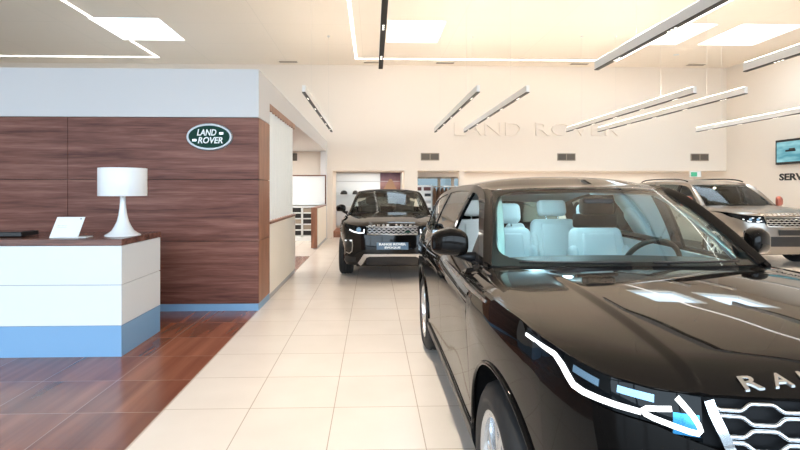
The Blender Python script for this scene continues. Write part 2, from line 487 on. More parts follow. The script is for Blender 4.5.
    def gpatch(self, name, mat_, ys, zlo, zhi, sg, parent=None, nz=6, off=0.0, solid=.01):
        rows = []
        for y in ys:
            a, b = zlo(y), max(zlo(y) + .001, zhi(y))
            rows.append([Vector((sg * (self.gx(y, z) + off), y, z)) for z in linsp(a, b, nz + 1)])
        V, Fc = gridvf(rows)
        return obj(name, V, Fc, mat_, parent or self.root, outward=(0, (ys[0]+ys[-1])/2, 1.0), solid=solid)
    def apillar(self, mat_, sg, inner=None):
        rows = []; y0 = self.P['rail'][0][0]
        for t in linsp(0, 1, 17):
            w = self.wsp(1, t); r = self.R(max(y0, w.y))
            m = (w + r) / 2 + Vector((.006, -.008, .008))
            rows.append([w, m, r])
        rows = [[Vector((sg * p.x, p.y, p.z)) for p in r] for r in rows]
        V, Fc = gridvf(rows)
        o = obj('windscreen_pillar', V, Fc, mat_, self.root, outward=(0, 3, .8), solid=.02)
        if inner:
            r2 = []
            for t in linsp(0, 1, 17):
                a = self.wsp(.90, t, -.035); b = self.wsp(1.0, t, -.045); w = self.wsp(1, t); r = self.R(max(y0, w.y))
                c = Vector((r.x - .035, r.y + .16, max(r.z - .05, self.zB(r.y)))); b.x = min(b.x, r.x - .03)
                r2.append([Vector((sg * p.x, p.y, p.z)) for p in (a, b, c)])
            V, Fc = gridvf(r2); obj('pillar_trim', V, Fc, inner, o, outward=(0, 3, .8), solid=.01)
        return o
    def roof(self, mat_, lining=None):
        P = self.P; yr = P['roof_end']
        def surf(dz=0.0, sc=1.0, dx=0):
            rows = []
            for u in linsp(-1, 1, 33):
                au = abs(u); sg = 1 if u >= 0 else -1
                te = self.wsp(1, 1)
                if au <= .9: f = self.wsp(u / .9, 1)
                else:
                    r = self.R(te.y); f = te.lerp(r, (au - .9) / .1); f.x *= sg
                row = []
                for k in range(25):
                    v = k / 24; y = lerp(f.y, yr, v)
                    r = self.R(y); z = r.z + ps(P['crown'], y) * (1 - au**P.get('crown_p', 2.6))
                    x = u * r.x; w = (1 - sstep(0, .16, v))
                    row.append(Vector((lerp(x, f.x, w) * sc, y, lerp(z, f.z, w) + dz)))
                rows.append(row)
            return gridvf(rows)
        V, Fc = surf(); o = obj('roof', V, Fc, mat_, self.root, outward=(0, 2.5, 0), solid=.015)
        if lining:
            V, Fc = surf(-.035, .96); obj('headlining', V, Fc, lining, o, outward=(0, 2.5, 0), solid=.005)
        return o
    def arch_liner(self, sg, yc):
        P = self.P; R_ = P['archR'] + .012; V = []; Fc = []
        rows = []
        for k in range(25):
            a = -.35 + (PI + .7) * k / 24
            y = yc + R_ * math.cos(a); z = P['archZ'] + R_ * math.sin(a)
            rows.append([(sg * .50, y, z), (sg * (self.pt(self.sy(clamp(y, .05, P['len']-.05)), clamp(z, .25, 1.0)).x - .012), y, z)])
        V, Fc = gridvf(rows)
        n = len(V); V.append((sg * .50, yc, P['archZ']))
        for k in range(24): Fc.append((2*k, 2*k+2, n))
        return obj('wheel_arch_liner', V, Fc, M['liner'], self.root)
    def wheel(self, sg, yc, rim_mat, spokes=5, double=True, detail=True):
        P = self.P; r = P['tyre_r']; w = P['tyre_w']; rr = P['rim_r']; xo = P['wheel_x']
        prof = [(rr-.012, -w/2+.012), (rr+.012, -w/2+.002), (lerp(rr, r, .5), -w/2-.008), (r-.035, -w/2+.004), (r-.010, -w/2+.022), (r, -w/2+.05)]
        for g in (-.055, 0, .055):
            prof += [(r, g-.012), (r-.008, g-.009), (r-.008, g+.009), (r, g+.012)]
        prof += [(r, w/2-.05), (r-.010, w/2-.022), (r-.035, w/2-.004), (lerp(rr, r, .5), w/2+.008), (rr+.012, w/2-.002), (rr-.012, w/2-.012)]
        c = (sg * (xo - w/2), yc, r)
        # rim: barrel, lip, hub and spokes in one mesh
        V, Fc = lathevf([(rr, -w/2+.02), (rr-.02, -.02), (rr-.015, w/2-.03), (rr+.008, w/2-.004), (rr-.004, w/2-.001), (rr-.022, w/2-.012), (rr-.03, w/2-.05)], 48, 'x', (0, 0, 0))
        def add(v, f):
            k = len(V); V.extend(v); Fc.extend(tuple(i + k for i in q) for q in f)
        add(*lathevf([(0.0, w/2-.018), (.03, w/2-.018), (.062, w/2-.024), (.075, w/2-.05), (.075, w/2-.10)], 24, 'x'))
        for k in range(spokes):
            for dd in ((-.2, .2) if double else (0,)):
                a0 = 2*PI*k/spokes + dd*.45 + .3; a1 = 2*PI*k/spokes + dd*1.15 + .3
                pts = []
                for t in linsp(0, 1, 6):
                    a = lerp(a0, a1, t); q = lerp(.045, rr-.012, t)
                    hw = lerp(.026, .019 if double else .034, t)
                    xx = w/2 - .022 + .006*math.sin(PI*t) - .004
                    cy, cz = q*math.cos(a), q*math.sin(a); ty, tz = -math.sin(a)*hw, math.cos(a)*hw
                    pts.append([(xx-.035, cy-ty, cz-tz), (xx-.004, cy-ty*.92, cz-tz*.92), (xx, cy-ty*.6, cz-tz*.6), (xx, cy+ty*.6, cz+tz*.6), (xx-.004, cy+ty*.92, cz+tz*.92), (xx-.035, cy+ty, cz+tz)])
                add(*gridvf([[Vector(p) for p in q] for q in pts]))
        V = [Vector((sg*v[0], v[1], v[2])) + Vector(c) for v in V]
        o = obj('wheel', V, Fc, rim_mat, self.root, angle=40)
        tv, tf = lathevf(prof, 64, 'x'); tv = [Vector((sg*v[0], v[1], v[2])) + Vector(c) for v in tv]
        obj('tyre', tv, tf, M['rubber'], o, outward=c, angle=50)
        dv, df = lathevf([(0, w/2-.09), (.165, w/2-.09), (.165, w/2-.12), (0, w/2-.12)], 32, 'x'); dv = [Vector((sg*v[0], v[1], v[2])) + Vector(c) for v in dv]
        obj('brake_disc', dv, df, M['satin'], o, angle=30)
        return o
    def mirror(self, sg, c, size, arm_to, mat_, rake=.06):
        V = []; Fc = []; nu, nv = 28, 16; e = .62
        for j in range(nv + 1):
            ph = -PI/2 + PI*j/nv
            for i in range(nu):
                th = 2*PI*i/nu
                f = lambda q: math.copysign(abs(q)**e, q)
                x = f(math.cos(ph))*f(math.cos(th)); y = f(math.cos(ph))*f(math.sin(th)); z = f(math.sin(ph))
                if y > 0: y *= .35                  # flat face towards the rear
                sc = 1 - .22*(x*sg > 0)*abs(x)*max(0, z+.2)
                V.append(Vector((c[0]*sg + size[0]*x, c[1] + size[1]*y + rake*sg*x*.8, c[2] + size[2]*z*sc - .12*size[2]*abs(x))))
        for j in range(nv):
            for i in range(nu):
                i2 = (i+1) % nu; Fc.append((j*nu+i, j*nu+i2, (j+1)*nu+i2, (j+1)*nu+i))
        o = obj('wing_mirror', V, Fc, mat_, self.root, outward=(c[0]*sg, c[1], c[2]))
        bm = bmesh.new()
        a = Vector((c[0]*sg - sg*size[0]*.35, c[1], c[2]-size[2]*.85)); b = Vector((arm_to[0]*sg, arm_to[1], arm_to[2]))
        V, Fc = tubevf([a, a.lerp(b, .5) + Vector((0, 0, -.005)), b], [.026, .028, .04], 10)
        bm.free(); obj('mirror_arm', V, Fc, M['dark'], o)
        V, Fc = gridvf([[Vector((c[0]*sg + size[0]*u*.82, c[1] + size[1]*.36 + rake*sg*u*.8, c[2] + size[2]*v*.72)) for v in (-1, 1)] for u in (-1, 1)])
        obj('mirror_glass', V, Fc, M['chrome'], o, solid=.003)
        return o
    def underbody(self):
        P = self.P; a, b = P['axles']; R_ = P['archR'] + .03; L = P['len']
        bm = bmesh.new()
        bx(-.48, .48, .25, L-.3, .24, .55, bm=bm)
        bx(-.86, .86, a + R_, b - R_, .24, .36, bm=bm)
        bx(-.66, .66, b + R_, L - .25, .26, .55, bm=bm)
        bx(-.62, .62, .16, a - R_, .24, .60, bm=bm)
        bx(-.66, .66, P['ws']['by'] - .10, P['ws']['by'] + .03, .3, P['ws']['bz'] - .10, bm=bm)
        return bobj('underbody', bm, M['liner'], self.root)

def seat(car, x, y, z, mat_, w=.50, back=.62, wide=None, head=True, lean=.22):
    """cushion + shaped backrest with bolsters as one mesh, head restraint a sub-part"""
    bm = bmesh.new()
    box(bm, (x, y-.05, z-.02), (w, .50, .15), .05, seg=4)
    rot = Matrix.Rotation(-lean, 4, 'X')
    def rb(cx, cz, sx, sy, sz, bev, dy=0.0, taper=0.0):
        r0 = len(bm.verts)
        box(bm, (0, 0, 0), (sx, sy, sz), bev, seg=4); bm.verts.ensure_lookup_table()
        for v in bm.verts[r0:]:
            k = 1 - taper * clamp((v.co.z / sz + .5))**2
            p = Vector((v.co.x * k + cx, v.co.y + dy, v.co.z + cz)); q = rot @ p
            v.co = Vector((x + q.x, y + .20 + q.y, z + .05 + q.z))
    rb(0, back/2, w*.96, .13, back, .055, 0, .20)
    rb(0, back*.52, w*.56, .05, back*.78, .02, -.055, .1)
    for s in (-1, 1):
        rb(s*w*.40, back*.42, w*.15, .13, back*.66, .05, -.035, 0)
    o = bobj('seat', bm, mat_, car.root, True, angle=60)
    if head:
        bm = bmesh.new(); h = Vector((0, -.01, back + .115)); q = rot @ h
        box(bm, (x + q.x, y + .20 + q.y, z + .05 + q.z), (w*.52, .10, .165), .045, rot, seg=4)
        bobj('head_restraint', bm, mat_, o, True, angle=60)
        for s in (-.06, .06):
            a = rot @ Vector((s, 0, back-.02)); b = rot @ Vector((s, 0, back+.07)); off = Vector((x, y+.20, z+.05))
            V, Fc = tubevf([a+off, b+off], .007, 6); obj('restraint_post', V, Fc, M['chrome'], o)
    return o

def steering(car, c, r, tilt=.45):
    V, Fc = [], []
    rot = Matrix.Rotation(tilt, 3, 'X'); c = Vector(c)
    ring = [c + rot @ Vector((r*math.cos(2*PI*k/40), 0, r*math.sin(2*PI*k/40))) for k in range(40)]
    tubevf(ring, .017, 8, True, V, Fc)
    for a in (0, PI, -PI/2):
        tubevf([c, c + rot @ Vector((r*math.cos(a), 0, r*math.sin(a)))], [.035, .016], 8, V=V, Fc=Fc)
    return obj('steering_wheel', V, Fc, M['black'], car.root)

def dash(car, y0, y1, zt, hw, dm, hump=None):
    rows = []
    for x in linsp(-hw, hw, 21):
        zz = zt - .02*(x/hw)**2 + (.045*math.exp(-((x-hump)/.17)**2) if hump is not None else 0)
        yb = y0 + car.P['ws']['bdy']*(x/hw)**2
        rows.append([Vector((x, yb, zt-.03)), Vector((x, lerp(yb, y1, .5), zz-.005)), Vector((x, y1-.05, zz)), Vector((x, y1, zz-.03)), Vector((x, y1+.04, zz-.12)), Vector((x, y1-.04, zz-.30)), Vector((x, y1-.10, zt-.55))])
    V, Fc = gridvf(rows)
    return obj('dashboard', V, Fc, dm, car.root, outward=(0, y0, zt-.3), solid=.01)

def common_body(car, paint, rim, doors, low, trim_low=True, spokes=5, double=True, hood_top=None, window_mat=None, open_front=False, windows=None, gap=None, interior=None, top=True):
    P = car.P; y = doors; zs = P['zshut']
    car.hood_obj = car.hood(paint)
    g = .0025
    for sg in (-1, 1):
        car.side_panel('fender', paint, P['axles'][0]-P['archR'], y[0]-g, low, lambda v: P['fender_top'](car, v), sg)
        for a, b, nm in ((y[0], y[1], 'front_door'), (y[1], y[2], 'rear_door')):
            if b <= a: continue
            d = car.side_panel(nm, paint, a+g, b-g, low+.07, car.zB, sg)
            s = car.sy(b-.16); hz = P['handle_z']
            car.band('door_handle', P.get('handle_m', paint), [(car.sy(b-.24), hz), (car.sy(b-.16), hz+.002), (car.sy(b-.07), hz)], [.018, .026, .022], d, .016, sg, .012)
        car.side_panel('rear_quarter', paint, y[2]+g, P['rear_y'], low, car.zB, sg)
        car.side_panel('side_sill', M['dark'] if trim_low else paint, P['axles'][0]+P['archR']+.005, P['axles'][1]-P['archR']-.005, .22, low+.066, sg, off=.012)
        for yc in P['axles']:
            car.arch_liner(sg, yc); car.wheel(sg, yc, rim, spokes, double)
    # tail
    s0 = car.sy(P['rear_y']); cols = linsp(s0, car.smax, 12)
    car.patch('tailgate', paint, cols, .28, car.zB(P['rear_y']), sides=(1, -1))
    car.underbody()

def greenhouse(car, paint, glassm, pane, low_frame, opening=None, lining=None, inner=None, roofm=None, dpillar=None, quarter=None):
    """pillars, roof, side panes. pane = [(y0,y1,kind)] in order along the side"""
    P = car.P; gap = P['gap']
    y0 = P['rail'][0][0]; ye = P['roof_end']
    zW = lambda y: max(car.zB(y) + .002, car.zR(y) - ps(gap, y))
    for sg in (-1, 1):
        car.apillar(paint, sg, inner)
        ys = sorted(set(linsp(y0+.005, ye, 40)))
        car.gpatch('roof_frame', paint, ys, zW, car.zR, sg, solid=.025)
        for a, b, kind in pane:
            ys = linsp(a, b, 10)
            if kind == 'pillar': car.gpatch('window_pillar', M['lens'], ys, car.zB, zW, sg, off=.001, solid=.02)
            elif kind == 'body': car.gpatch('rear_pillar', paint, ys, car.zB, zW, sg)
            elif kind == 'glass': car.gpatch('side_window', glassm, ys, car.zB, zW, sg, off=-.006, solid=0)
            elif kind == 'sail': car.gpatch('window_corner', M['dark'], ys, car.zB, zW, sg, solid=.02)
        # rubber seal along the sill
        pth = [Vector((sg*(car.gx(y, car.zB(y))+.004), y, car.zB(y)+.004)) for y in linsp(y0+.1, ye-.1, 30)]
        V, Fc = tubevf(pth, .009, 6); obj('sill_seal', V, Fc, M['dark'], car.root)
    car.roof(roofm or paint, lining)
    # rear window
    rows = []
    for u in linsp(-1, 1, 13):
        r = car.R(ye); a = Vector((u*r.x, ye, r.z + ps(P['crown'], ye)*(1-abs(u)**2.6)))
        b = car.pt(car.sx(.999*P['hw']*.8), car.zB(P['rear_y'])); bxx = u * P['rear_w']
        b = Vector((bxx, P['len'] - .10 - .12*u*u, car.zB(P['rear_y'])))
        rows.append([a.lerp(b, t) for t in linsp(0, 1, 5)])
    V, Fc = gridvf(rows); obj('rear_window', V, Fc, glassm, car.root, outward=(0, 2, 1))

def hood_text(car, s, y, h, width, mat_, name='lettering', bold=.015, kw=.56):
    """letters standing along the nose of the bonnet, each one following its slope"""
    n = len(s); V, Fc = [], []
    step = width / n
    for i, ch in enumerate(s):
        if ch == ' ': continue
        cx = -width/2 + step*(i+.5)
        lv, lf = textvf(ch, h, .003, bold*h, width=step*kw)
        base = len(V)
        for v in lv:
            px, py = cx + v.x, y + v.y
            V.append(Vector((px, py, car.hood_h(px, py) + .003 + v.z)))
        Fc += [tuple(j + base for j in f) for f in lf]
        if name == 'letter':
            obj('letter', V, Fc, mat_, car.hood_obj, smooth=False); V, Fc = [], []
    if V: obj(name, V, Fc, mat_, car.root, smooth=False)

# ------------------------------------------------------------------ the large black SUV in front
suv = thing('suv', 'large glossy black suv with pale seats and lit headlight, nearest the camera', 'car', (1.43, 1.21, 0))
hw = .955
def v_zshut(c, s):
    s = abs(s); p, n = c.per(s)
    return pl([(0, 1.008), (.60, 1.014), (.70, 1.012), (.85, 1.026), (1.06, 1.062), (1.3, 1.085), (1.7, 1.092), (9, 1.092)], s)
VP = dict(hw=hw, len=4.80, axles=(.87, 3.74), archR=.418, archZ=.40, tyre_r=.372, tyre_w=.265, rim_r=.243, wheel_x=.932,
    perim=[(0, 0), (.3, .012), (.54, .05), (.69, .13), (.79, .24), (.855, .385), (.895, .56), (.925, .78), (.945, 1.05), (.955, 1.4), (.948, 2.0), (.948, 2.6), (.952, 3.2), (.96, 3.74), (.945, 4.15), (.90, 4.45), (.80, 4.66), (.55, 4.77), (0, 4.80)],
    in_side=[(.2, .075), (.32, .032), (.45, .026), (.60, .018), (.75, .009), (.87, .002), (.95, .0), (1.02, .006), (1.07, .016), (1.10, .030), (1.13, .055), (1.16, .085), (1.2, .12)],
    in_front=[(.2, .10), (.3, .035), (.45, .0), (.6, .01), (.75, .018), (.9, .03), (1.0, .055), (1.05, .085), (1.1, .13)],
    in_rear=[(.2, .10), (.4, .01), (.6, 0), (.8, .02), (1.0, .06), (1.2, .1)],
    zshut=v_zshut, hood_end=1.60, cowl=lambda x: 1.37 + .25*(x/.92)**2, hood_crown=.052,
    hood_z=[(0, 1.038), (.15, 1.068), (.35, 1.100), (.6, 1.127), (1.0, 1.153), (1.4, 1.162), (1.7, 1.166)],
    bulge=lambda x, y: .011 * (1 - sstep(.535, .575, abs(x))) * (1 - sstep(1.15, 1.35, y)),
    hood_x=[.53, .54, .55, .56, .57, .58], roll=.15,
    ws=dict(bx=.765, by=1.40, bdy=.19, bz=1.158, bdz=.022, tx=.602, ty=2.12, tdy=.14, tz=1.578, tdz=.022, bow=.025, frit=(.028, .045, .04)),
    belt=[(1.5, 1.128), (2.0, 1.132), (3.0, 1.145), (3.9, 1.165), (4.6, 1.19)],
    rail=[(1.56, 1.135), (1.7, 1.245), (1.85, 1.355), (2.0, 1.452), (2.12, 1.52), (2.25, 1.565), (2.45, 1.592), (2.8, 1.60), (3.3, 1.587), (3.9, 1.53), (4.3, 1.46), (4.55, 1.41)],
    tumble=(.30, .36), ataper=.085, ay0=2.5, aylen=.95, az=(1.085, 1.135), crown=[(2.1, .03), (2.4, .052), (2.8, .066), (3.6, .058), (4.55, .04)], roof_end=4.45,
    gap=[(1.56, .07), (2.1, .07), (2.3, .05), (3.8, .045), (4.5, .05)], rear_y=4.42, rear_w=.70, bump_y=.448, handle_z=.96,
    fender_top=lambda c, y: hl_lo(c.sy(y)) - .003 if y < .575 else v_zshut(c, c.sy(y)) - .003)
car = Car(suv, VP)
sT = car.sy(.575)
hl_lo = lambda s: pl([(0.54, .885), (.62, .905), (.70, .925), (.82, .932), (.90, .944), (.955, .975), (1.00, 1.014), (sT, 1.056)], abs(s))
doors = (1.36, 2.50, 3.52)
common_body(car, M['paint'], M['alloy'], doors, .30, spokes=5)
greenhouse(car, M['paint'], M['sideglass'], [(1.62, 1.86, 'sail'), (2.44, 2.58, 'pillar'), (2.58, 3.42, 'glass'), (3.42, 3.52, 'pillar'), (3.52, 4.22, 'glass'), (4.22, 4.45, 'body')], None, lining=M['headliner'], inner=M['headliner'])
car.windscreen(M['ws'])
# top edge of the fender behind the bonnet, up to the windscreen pillar
for sg in (-1, 1):
    rows = []
    for t in linsp(0, 1, 8):
        y = lerp(1.36, 1.66, t)
        o_ = car.pt(car.sy(y), 1.0895); i_ = Vector((.775, max(1.57, y - .02), 1.13))
        xin = min(.93, math.sqrt(max(0, (y - 1.37) / .25)) * .92)
        xi = min(xin, car.gx(y, car.zB(y)))
        zi = car.hood_h(min(xi, .90), min(y, 1.60)) - .004
        rows.append([Vector((sg*o_.x, y, 1.0895)), Vector((sg*lerp(o_.x, xi, .35), y, lerp(1.0895, zi, .75))), Vector((sg*xi, y, zi))])
    V, Fc = gridvf(rows); obj('fender_top', V, Fc, M['paint'], suv, outward=(0, 1.5, .5), solid=.01)
# cowl panel under the windscreen
rows = []
for x in linsp(-.86, .86, 25):
    yb = 1.37 + .25*(x/.92)**2
    u = clamp(x/.765, -1, 1); w = car.wsp(u, 0)
    rows.append([Vector((x, yb - .02, car.hood_h(x, yb) - .016)), Vector((x, yb + .015, car.hood_h(x, yb) - .018)), Vector((x, max(w.y, yb + .03) + .03, w.z - .004))])
V, Fc = gridvf(rows); obj('cowl', V, Fc, M['dark'], suv, solid=.008, outward=(0, 1.5, 0))
for x0 in (-.62, .06):                                # wipers parked along the cowl
    pts = [Vector((x, 1.42 + .2*(x/.765)**2, 1.176 - .022*(x/.765)**2)) for x in linsp(x0, x0+.56, 9)]
    V, Fc = tubevf(pts, .006, 6); obj('wiper', V, Fc, M['black'], suv)
# bumper, grille and lamps
sA = car.sy(.4515)
sg_top = .572                                         # grille half width (arc length)
def bump_hi(s):
    s = abs(s)
    if s < .520: return .80
    return hl_lo(s) - .004 if s < sT else 1.06
cols = sorted(set(linsp(-sA, sA, 61) + [-.5201, .5201, -.5199, .5199]))
car.patch('front_bumper', M['paint'], cols, .24, bump_hi, nz=12)
car.patch('grille_backing', M['gback'], linsp(-.58, .58, 31), .80, 1.0, off=-.03, solid=.01)
grl = obj('grille', *tubevf([car.pt(s, .806, .004) for s in linsp(-.50, .50, 21)], .012, 8), M['chrome'], suv)
for sg in (-1, 1):
    car.band('grille_edge', M['chrome'], [(sg_top-.014, 1.002), (.550, .975), (.523, .915), (.498, .85), (.475, .80)], .026, grl, .006, sg, .02)
nrow = 7
for r_ in range(nrow):
    zc = .988 - r_*.0315; path = []
    ph = (r_ % 2)
    smax_ = lerp(sg_top, .495, (1.0 - zc) / .2) - .02
    for s in linsp(-smax_, smax_, 121):
        q = ((s / .168) + .5*0) % 1.0
        w = 1 - 2*sstep(.16, .34, q) if q < .5 else -1 + 2*sstep(.66, .84, q)
        path.append((s, zc + (.0085 if ph else -.0085) * w))
    car.ribbon('grille_bar', M['chrome'], path, .0066, grl, off=-.004)
car.patch('lower_intake', M['gback'], linsp(-.62, .62, 25), .36, .52, off=.004, solid=.008)
for sg in (-1, 1):
    car.patch('fog_recess', M['gback'], linsp(.74, .98, 10), .40, .56, sides=(sg,), off=.004, solid=.008)
    car.band('intake_edge', M['satin'], [(.72, .58), (.98, .60)], .018, suv, .008, sg, .01)
car.band('skid_plate', M['satin'], [(-.55, .31), (0, .30), (.55, .31)], .05, suv, .006, 1, .01)
hood_text(car, 'RANGE ROVER', .100, .035, .905, M['chrome'], 'letter', kw=.64)
for sg in (-1, 1):
    hl = car.patch('headlight', M['lens'], sorted(set(linsp(.578, sT-.002, 26) + [.955, 1.0])), hl_lo, lambda s: v_zshut(car, s) - .004, nz=6, sides=(sg,), off=-.002, solid=.01)
    # daytime strip: from the rear tip down the kink and along the lower edge
    D = lambda pts, w, nm='light_strip': car.band(nm, M['drl'], pts, w, hl, .003, sg, .004)
    D([(sT-.01, 1.047), (1.03, 1.032), (.99, 1.010), (.962, .986), (.938, .966), (.90, .957), (.85, .953), (.80, .950), (.732, .947)], [.010, .016, .020, .021, .020, .018, .017, .016, .015])
    D([(.642, 1.000), (.625, .984), (.603, .962)], [.016, .016, .014])
    D([(.655, .970), (.69, .964), (.718, .960), (.729, .953), (.722, .945), (.70, .938), (.65, .928), (.61, .920), (.590, .918), (.583, .926), (.588, .940), (.603, .962)], .014)
    for a, b, z0, z1, z2, z3 in ((.855, .945, .986, 1.006, 1.004, 1.024), (.70, .80, .978, .998, .985, 1.004)):
        car.patch('lamp_module', M['led'], linsp(a, b, 5), lambda s: lerp(z0, z2, (s-a)/(b-a)), lambda s: lerp(z1, z3, (s-a)/(b-a)), nz=2, sides=(sg,), off=.002, solid=.01, parent=hl)
    car.patch('lamp_reflection', M['bluereflect'], linsp(.585, .652, 5), .908, .962, nz=2, sides=(sg,), off=-.0005, solid=.004, parent=hl)  # blue sky reflection painted into the lamp, with a faint glow of its own
    # fender trim blade that runs into the door
    car.band('side_trim', M['satin'], [(car.sy(1.02), 1.064), (car.sy(1.3), 1.066), (car.sy(1.7), 1.068), (car.sy(2.28), 1.072)], [.012, .02, .02, .012], suv, .004, sg, .008)
    car.mirror(sg, (.975 if sg < 0 else .90, 1.80, 1.255), (.105 if sg < 0 else .09, .10, .082), (.80, 1.78, 1.15), M['paint'])
    # arch edge
    for yc in VP['axles']:
        pts = []
        for k in range(31):
            a = PI*k/30; y = yc - .418*math.cos(a); z = .40 + .418*math.sin(a)
            p = car.pt(car.sy(y), z, .002); pts.append((sg*p.x, y, z))
        V, Fc = tubevf(pts, .011, 8); obj('arch_edge', V, Fc, M['paint'], suv)
    # inner door trim
    car.side_panel('door_trim', M['headliner'], 1.55, 4.3, .40, lambda y: car.zB(y) - .01, sg, off=-.07, solid=.01)
# interior
bm = bx(-.80, .80, 1.5, 4.5, .36, .42); bobj('cabin_floor', bm, M['black'], suv)
dash(car, 1.47, 1.98, 1.148, .74, M['black'])
steering(car, (.43, 2.10, 1.055), .19, .40)
bm = bmesh.new(); box(bm, (.005, 2.00, 1.362), (.29, .03, .09), .018, seg=3); 
mo = bobj('rear_view_mirror', bm, M['black'], suv, True)
bm = bmesh.new(); box(bm, (.0, 1.97, 1.455), (.20, .10, .11), .025, seg=3); bobj('sensor_housing', bm, M['black'], mo, True)
for x in (-.37, .37):
    seat(car, x, 2.50, .62, M['ivory'], .52, .60)
for x in (-.38, .38):
    seat(car, x, 3.45, .66, M['ivory'], .56, .58, lean=.3)
seat(car, 0, 3.47, .66, M['ivory'], .24, .54, head=False, lean=.3)
for x in (-.36, .36):
    bm = bmesh.new(); box(bm, (x, 2.36, 1.545), (.40, .15, .022), .009, Matrix.Rotation(-.16, 4, 'X'), 3); bobj('sun_visor', bm, M['headliner'], suv, True)
bm = bx(-.13, .13, 1.95, 2.95, .42, .80, .03); bobj('centre_console', bm, M['black'], suv, True)
bm = bx(-.68, .68, 4.0, 4.4, .9, .96, .02); bobj('parcel_shelf', bm, M['black'], suv, True)

# ------------------------------------------------------------------ black open-top SUV further back
ev = thing('suv', 'black compact suv with show plate facing the camera at the end of the aisle', 'car', (.335, 8.58, 0))
def e_zshut(c, s):
    return pl([(0, .935), (.45, .935), (.7, .945), (.95, .98), (1.2, 1.0), (9, 1.02)], abs(s))
EP = dict(hw=.95, len=4.37, axles=(.86, 3.52), archR=.40, archZ=.375, tyre_r=.36, tyre_w=.24, rim_r=.25, wheel_x=.945,
    perim=[(0, 0), (.35, .02), (.60, .09), (.78, .22), (.87, .40), (.92, .62), (.95, .86), (.95, 1.3), (.935, 2.0), (.935, 2.7), (.955, 3.5), (.93, 3.9), (.84, 4.18), (.6, 4.32), (0, 4.37)],
    in_side=[(.2, .07), (.32, .02), (.5, .03), (.7, .01), (.85, 0), (.95, .015), (1.02, .045), (1.08, .09), (1.15, .12)],
    in_front=[(.2, .10), (.3, .05), (.45, .01), (.55, 0), (.7, .01), (.85, .03), (.95, .06), (1.05, .1)],
    in_rear=[(.2, .10), (.4, .01), (.7, 0), (1.0, .06), (1.2, .1)],
    zshut=e_zshut, hood_end=1.45, cowl=lambda x: 1.22 + .24*(x/.92)**2, hood_crown=.05,
    hood_z=[(0, .965), (.2, 1.0), (.5, 1.05), (.9, 1.095), (1.3, 1.12), (1.6, 1.13)], bulge=lambda x, y: .012*(1 - sstep(.42, .5, abs(x))), roll=.16,
    ws=dict(bx=.77, by=1.26, bdy=.22, bz=1.13, bdz=.02, tx=.60, ty=1.95, tdy=.12, tz=1.535, tdz=.02, bow=.02, frit=(.03, .04, .05)),
    belt=[(1.3, 1.08), (2.0, 1.09), (3.2, 1.13), (4.2, 1.15)],
    rail=[(1.45, 1.12), (1.6, 1.24), (1.75, 1.35), (1.9, 1.455), (2.05, 1.515), (2.3, 1.53), (2.8, 1.525), (3.4, 1.47), (3.9, 1.38), (4.1, 1.33)],
    tumble=(.32, .30), ataper=.04, ay0=1.9, aylen=.42, az=(1.0, 1.08), crown=[(1.9, .03), (2.1, .035), (2.8, .05), (3.9, .04)], roof_end=3.85,
    gap=[(1.4, .07), (2.1, .05)], rear_y=4.05, rear_w=.7, bump_y=.45, handle_z=.93,
    fender_top=lambda c, y: pl([(.45, .93), (.7, .985), (1.2, 1.0), (9, 1.015)], y))
ce = Car(ev, EP)
common_body(ce, M['paint2'], M['alloy'], (1.30, 2.60, 2.60), .30)
ce.windscreen(M['greyglass'])
greenhouse(ce, M['paint2'], M['greyglass'], [(1.5, 1.72, 'sail'), (1.72, 2.58, 'glass'), (2.58, 2.70, 'pillar'), (2.70, 3.40, 'glass'), (3.40, 3.85, 'body')], None, lining=M['dark'], roofm=M['fabric'])
for sg in (-1, 1):
    ce.mirror(sg, (.98, 1.62, 1.20), (.10, .07, .072), (.85, 1.60, 1.10), M['paint2'])
    rows = []
    for t in linsp(0, 1, 6):
        y = lerp(1.22, 1.5, t); o_ = ce.pt(ce.sy(y), 1.0)
        rows.append([Vector((sg*o_.x, y, .995)), Vector((sg*.86, y, 1.075)), Vector((sg*.74, y, 1.11))])
    V, Fc = gridvf(rows); obj('fender_top', V, Fc, M['paint2'], ev, outward=(0, 1.5, .5), solid=.01)
rows = []
for x in linsp(-.80, .80, 15):
    yb = 1.22 + .24*(x/.92)**2; w = ce.wsp(clamp(x/.77, -1, 1), 0)
    rows.append([Vector((x, yb-.02, ce.hood_h(x, yb) - .018)), Vector((x, w.y + .04, w.z - .005))])
V, Fc = gridvf(rows); obj('cowl', V, Fc, M['dark'], ev, solid=.01, outward=(0, 1.5, 0))
dash(ce, 1.34, 1.75, 1.07, .74, M['black'])
steering(ce, (.38, 1.95, .98), .185)
for x in (-.37, .37):
    seat(ce, x, 2.35, .58, M['greyleather'], .50, .60)
for x in (-.34, .34): seat(ce, x, 2.98, .62, M['greyleather'], .48, .46)
bm = bx(-.78, .78, 1.3, 3.4, .34, .40); bobj('cabin_floor', bm, M['black'], ev)
for sg in (-1, 1): ce.side_panel('door_trim', M['black'], 1.35, 3.4, .40, lambda y: ce.zB(y) - .01, sg, off=-.07, solid=.01)
bm = bmesh.new(); box(bm, (0, 1.86, 1.45), (.22, .03, .07), .012); bobj('rear_view_mirror', bm, M['black'], ev, True)
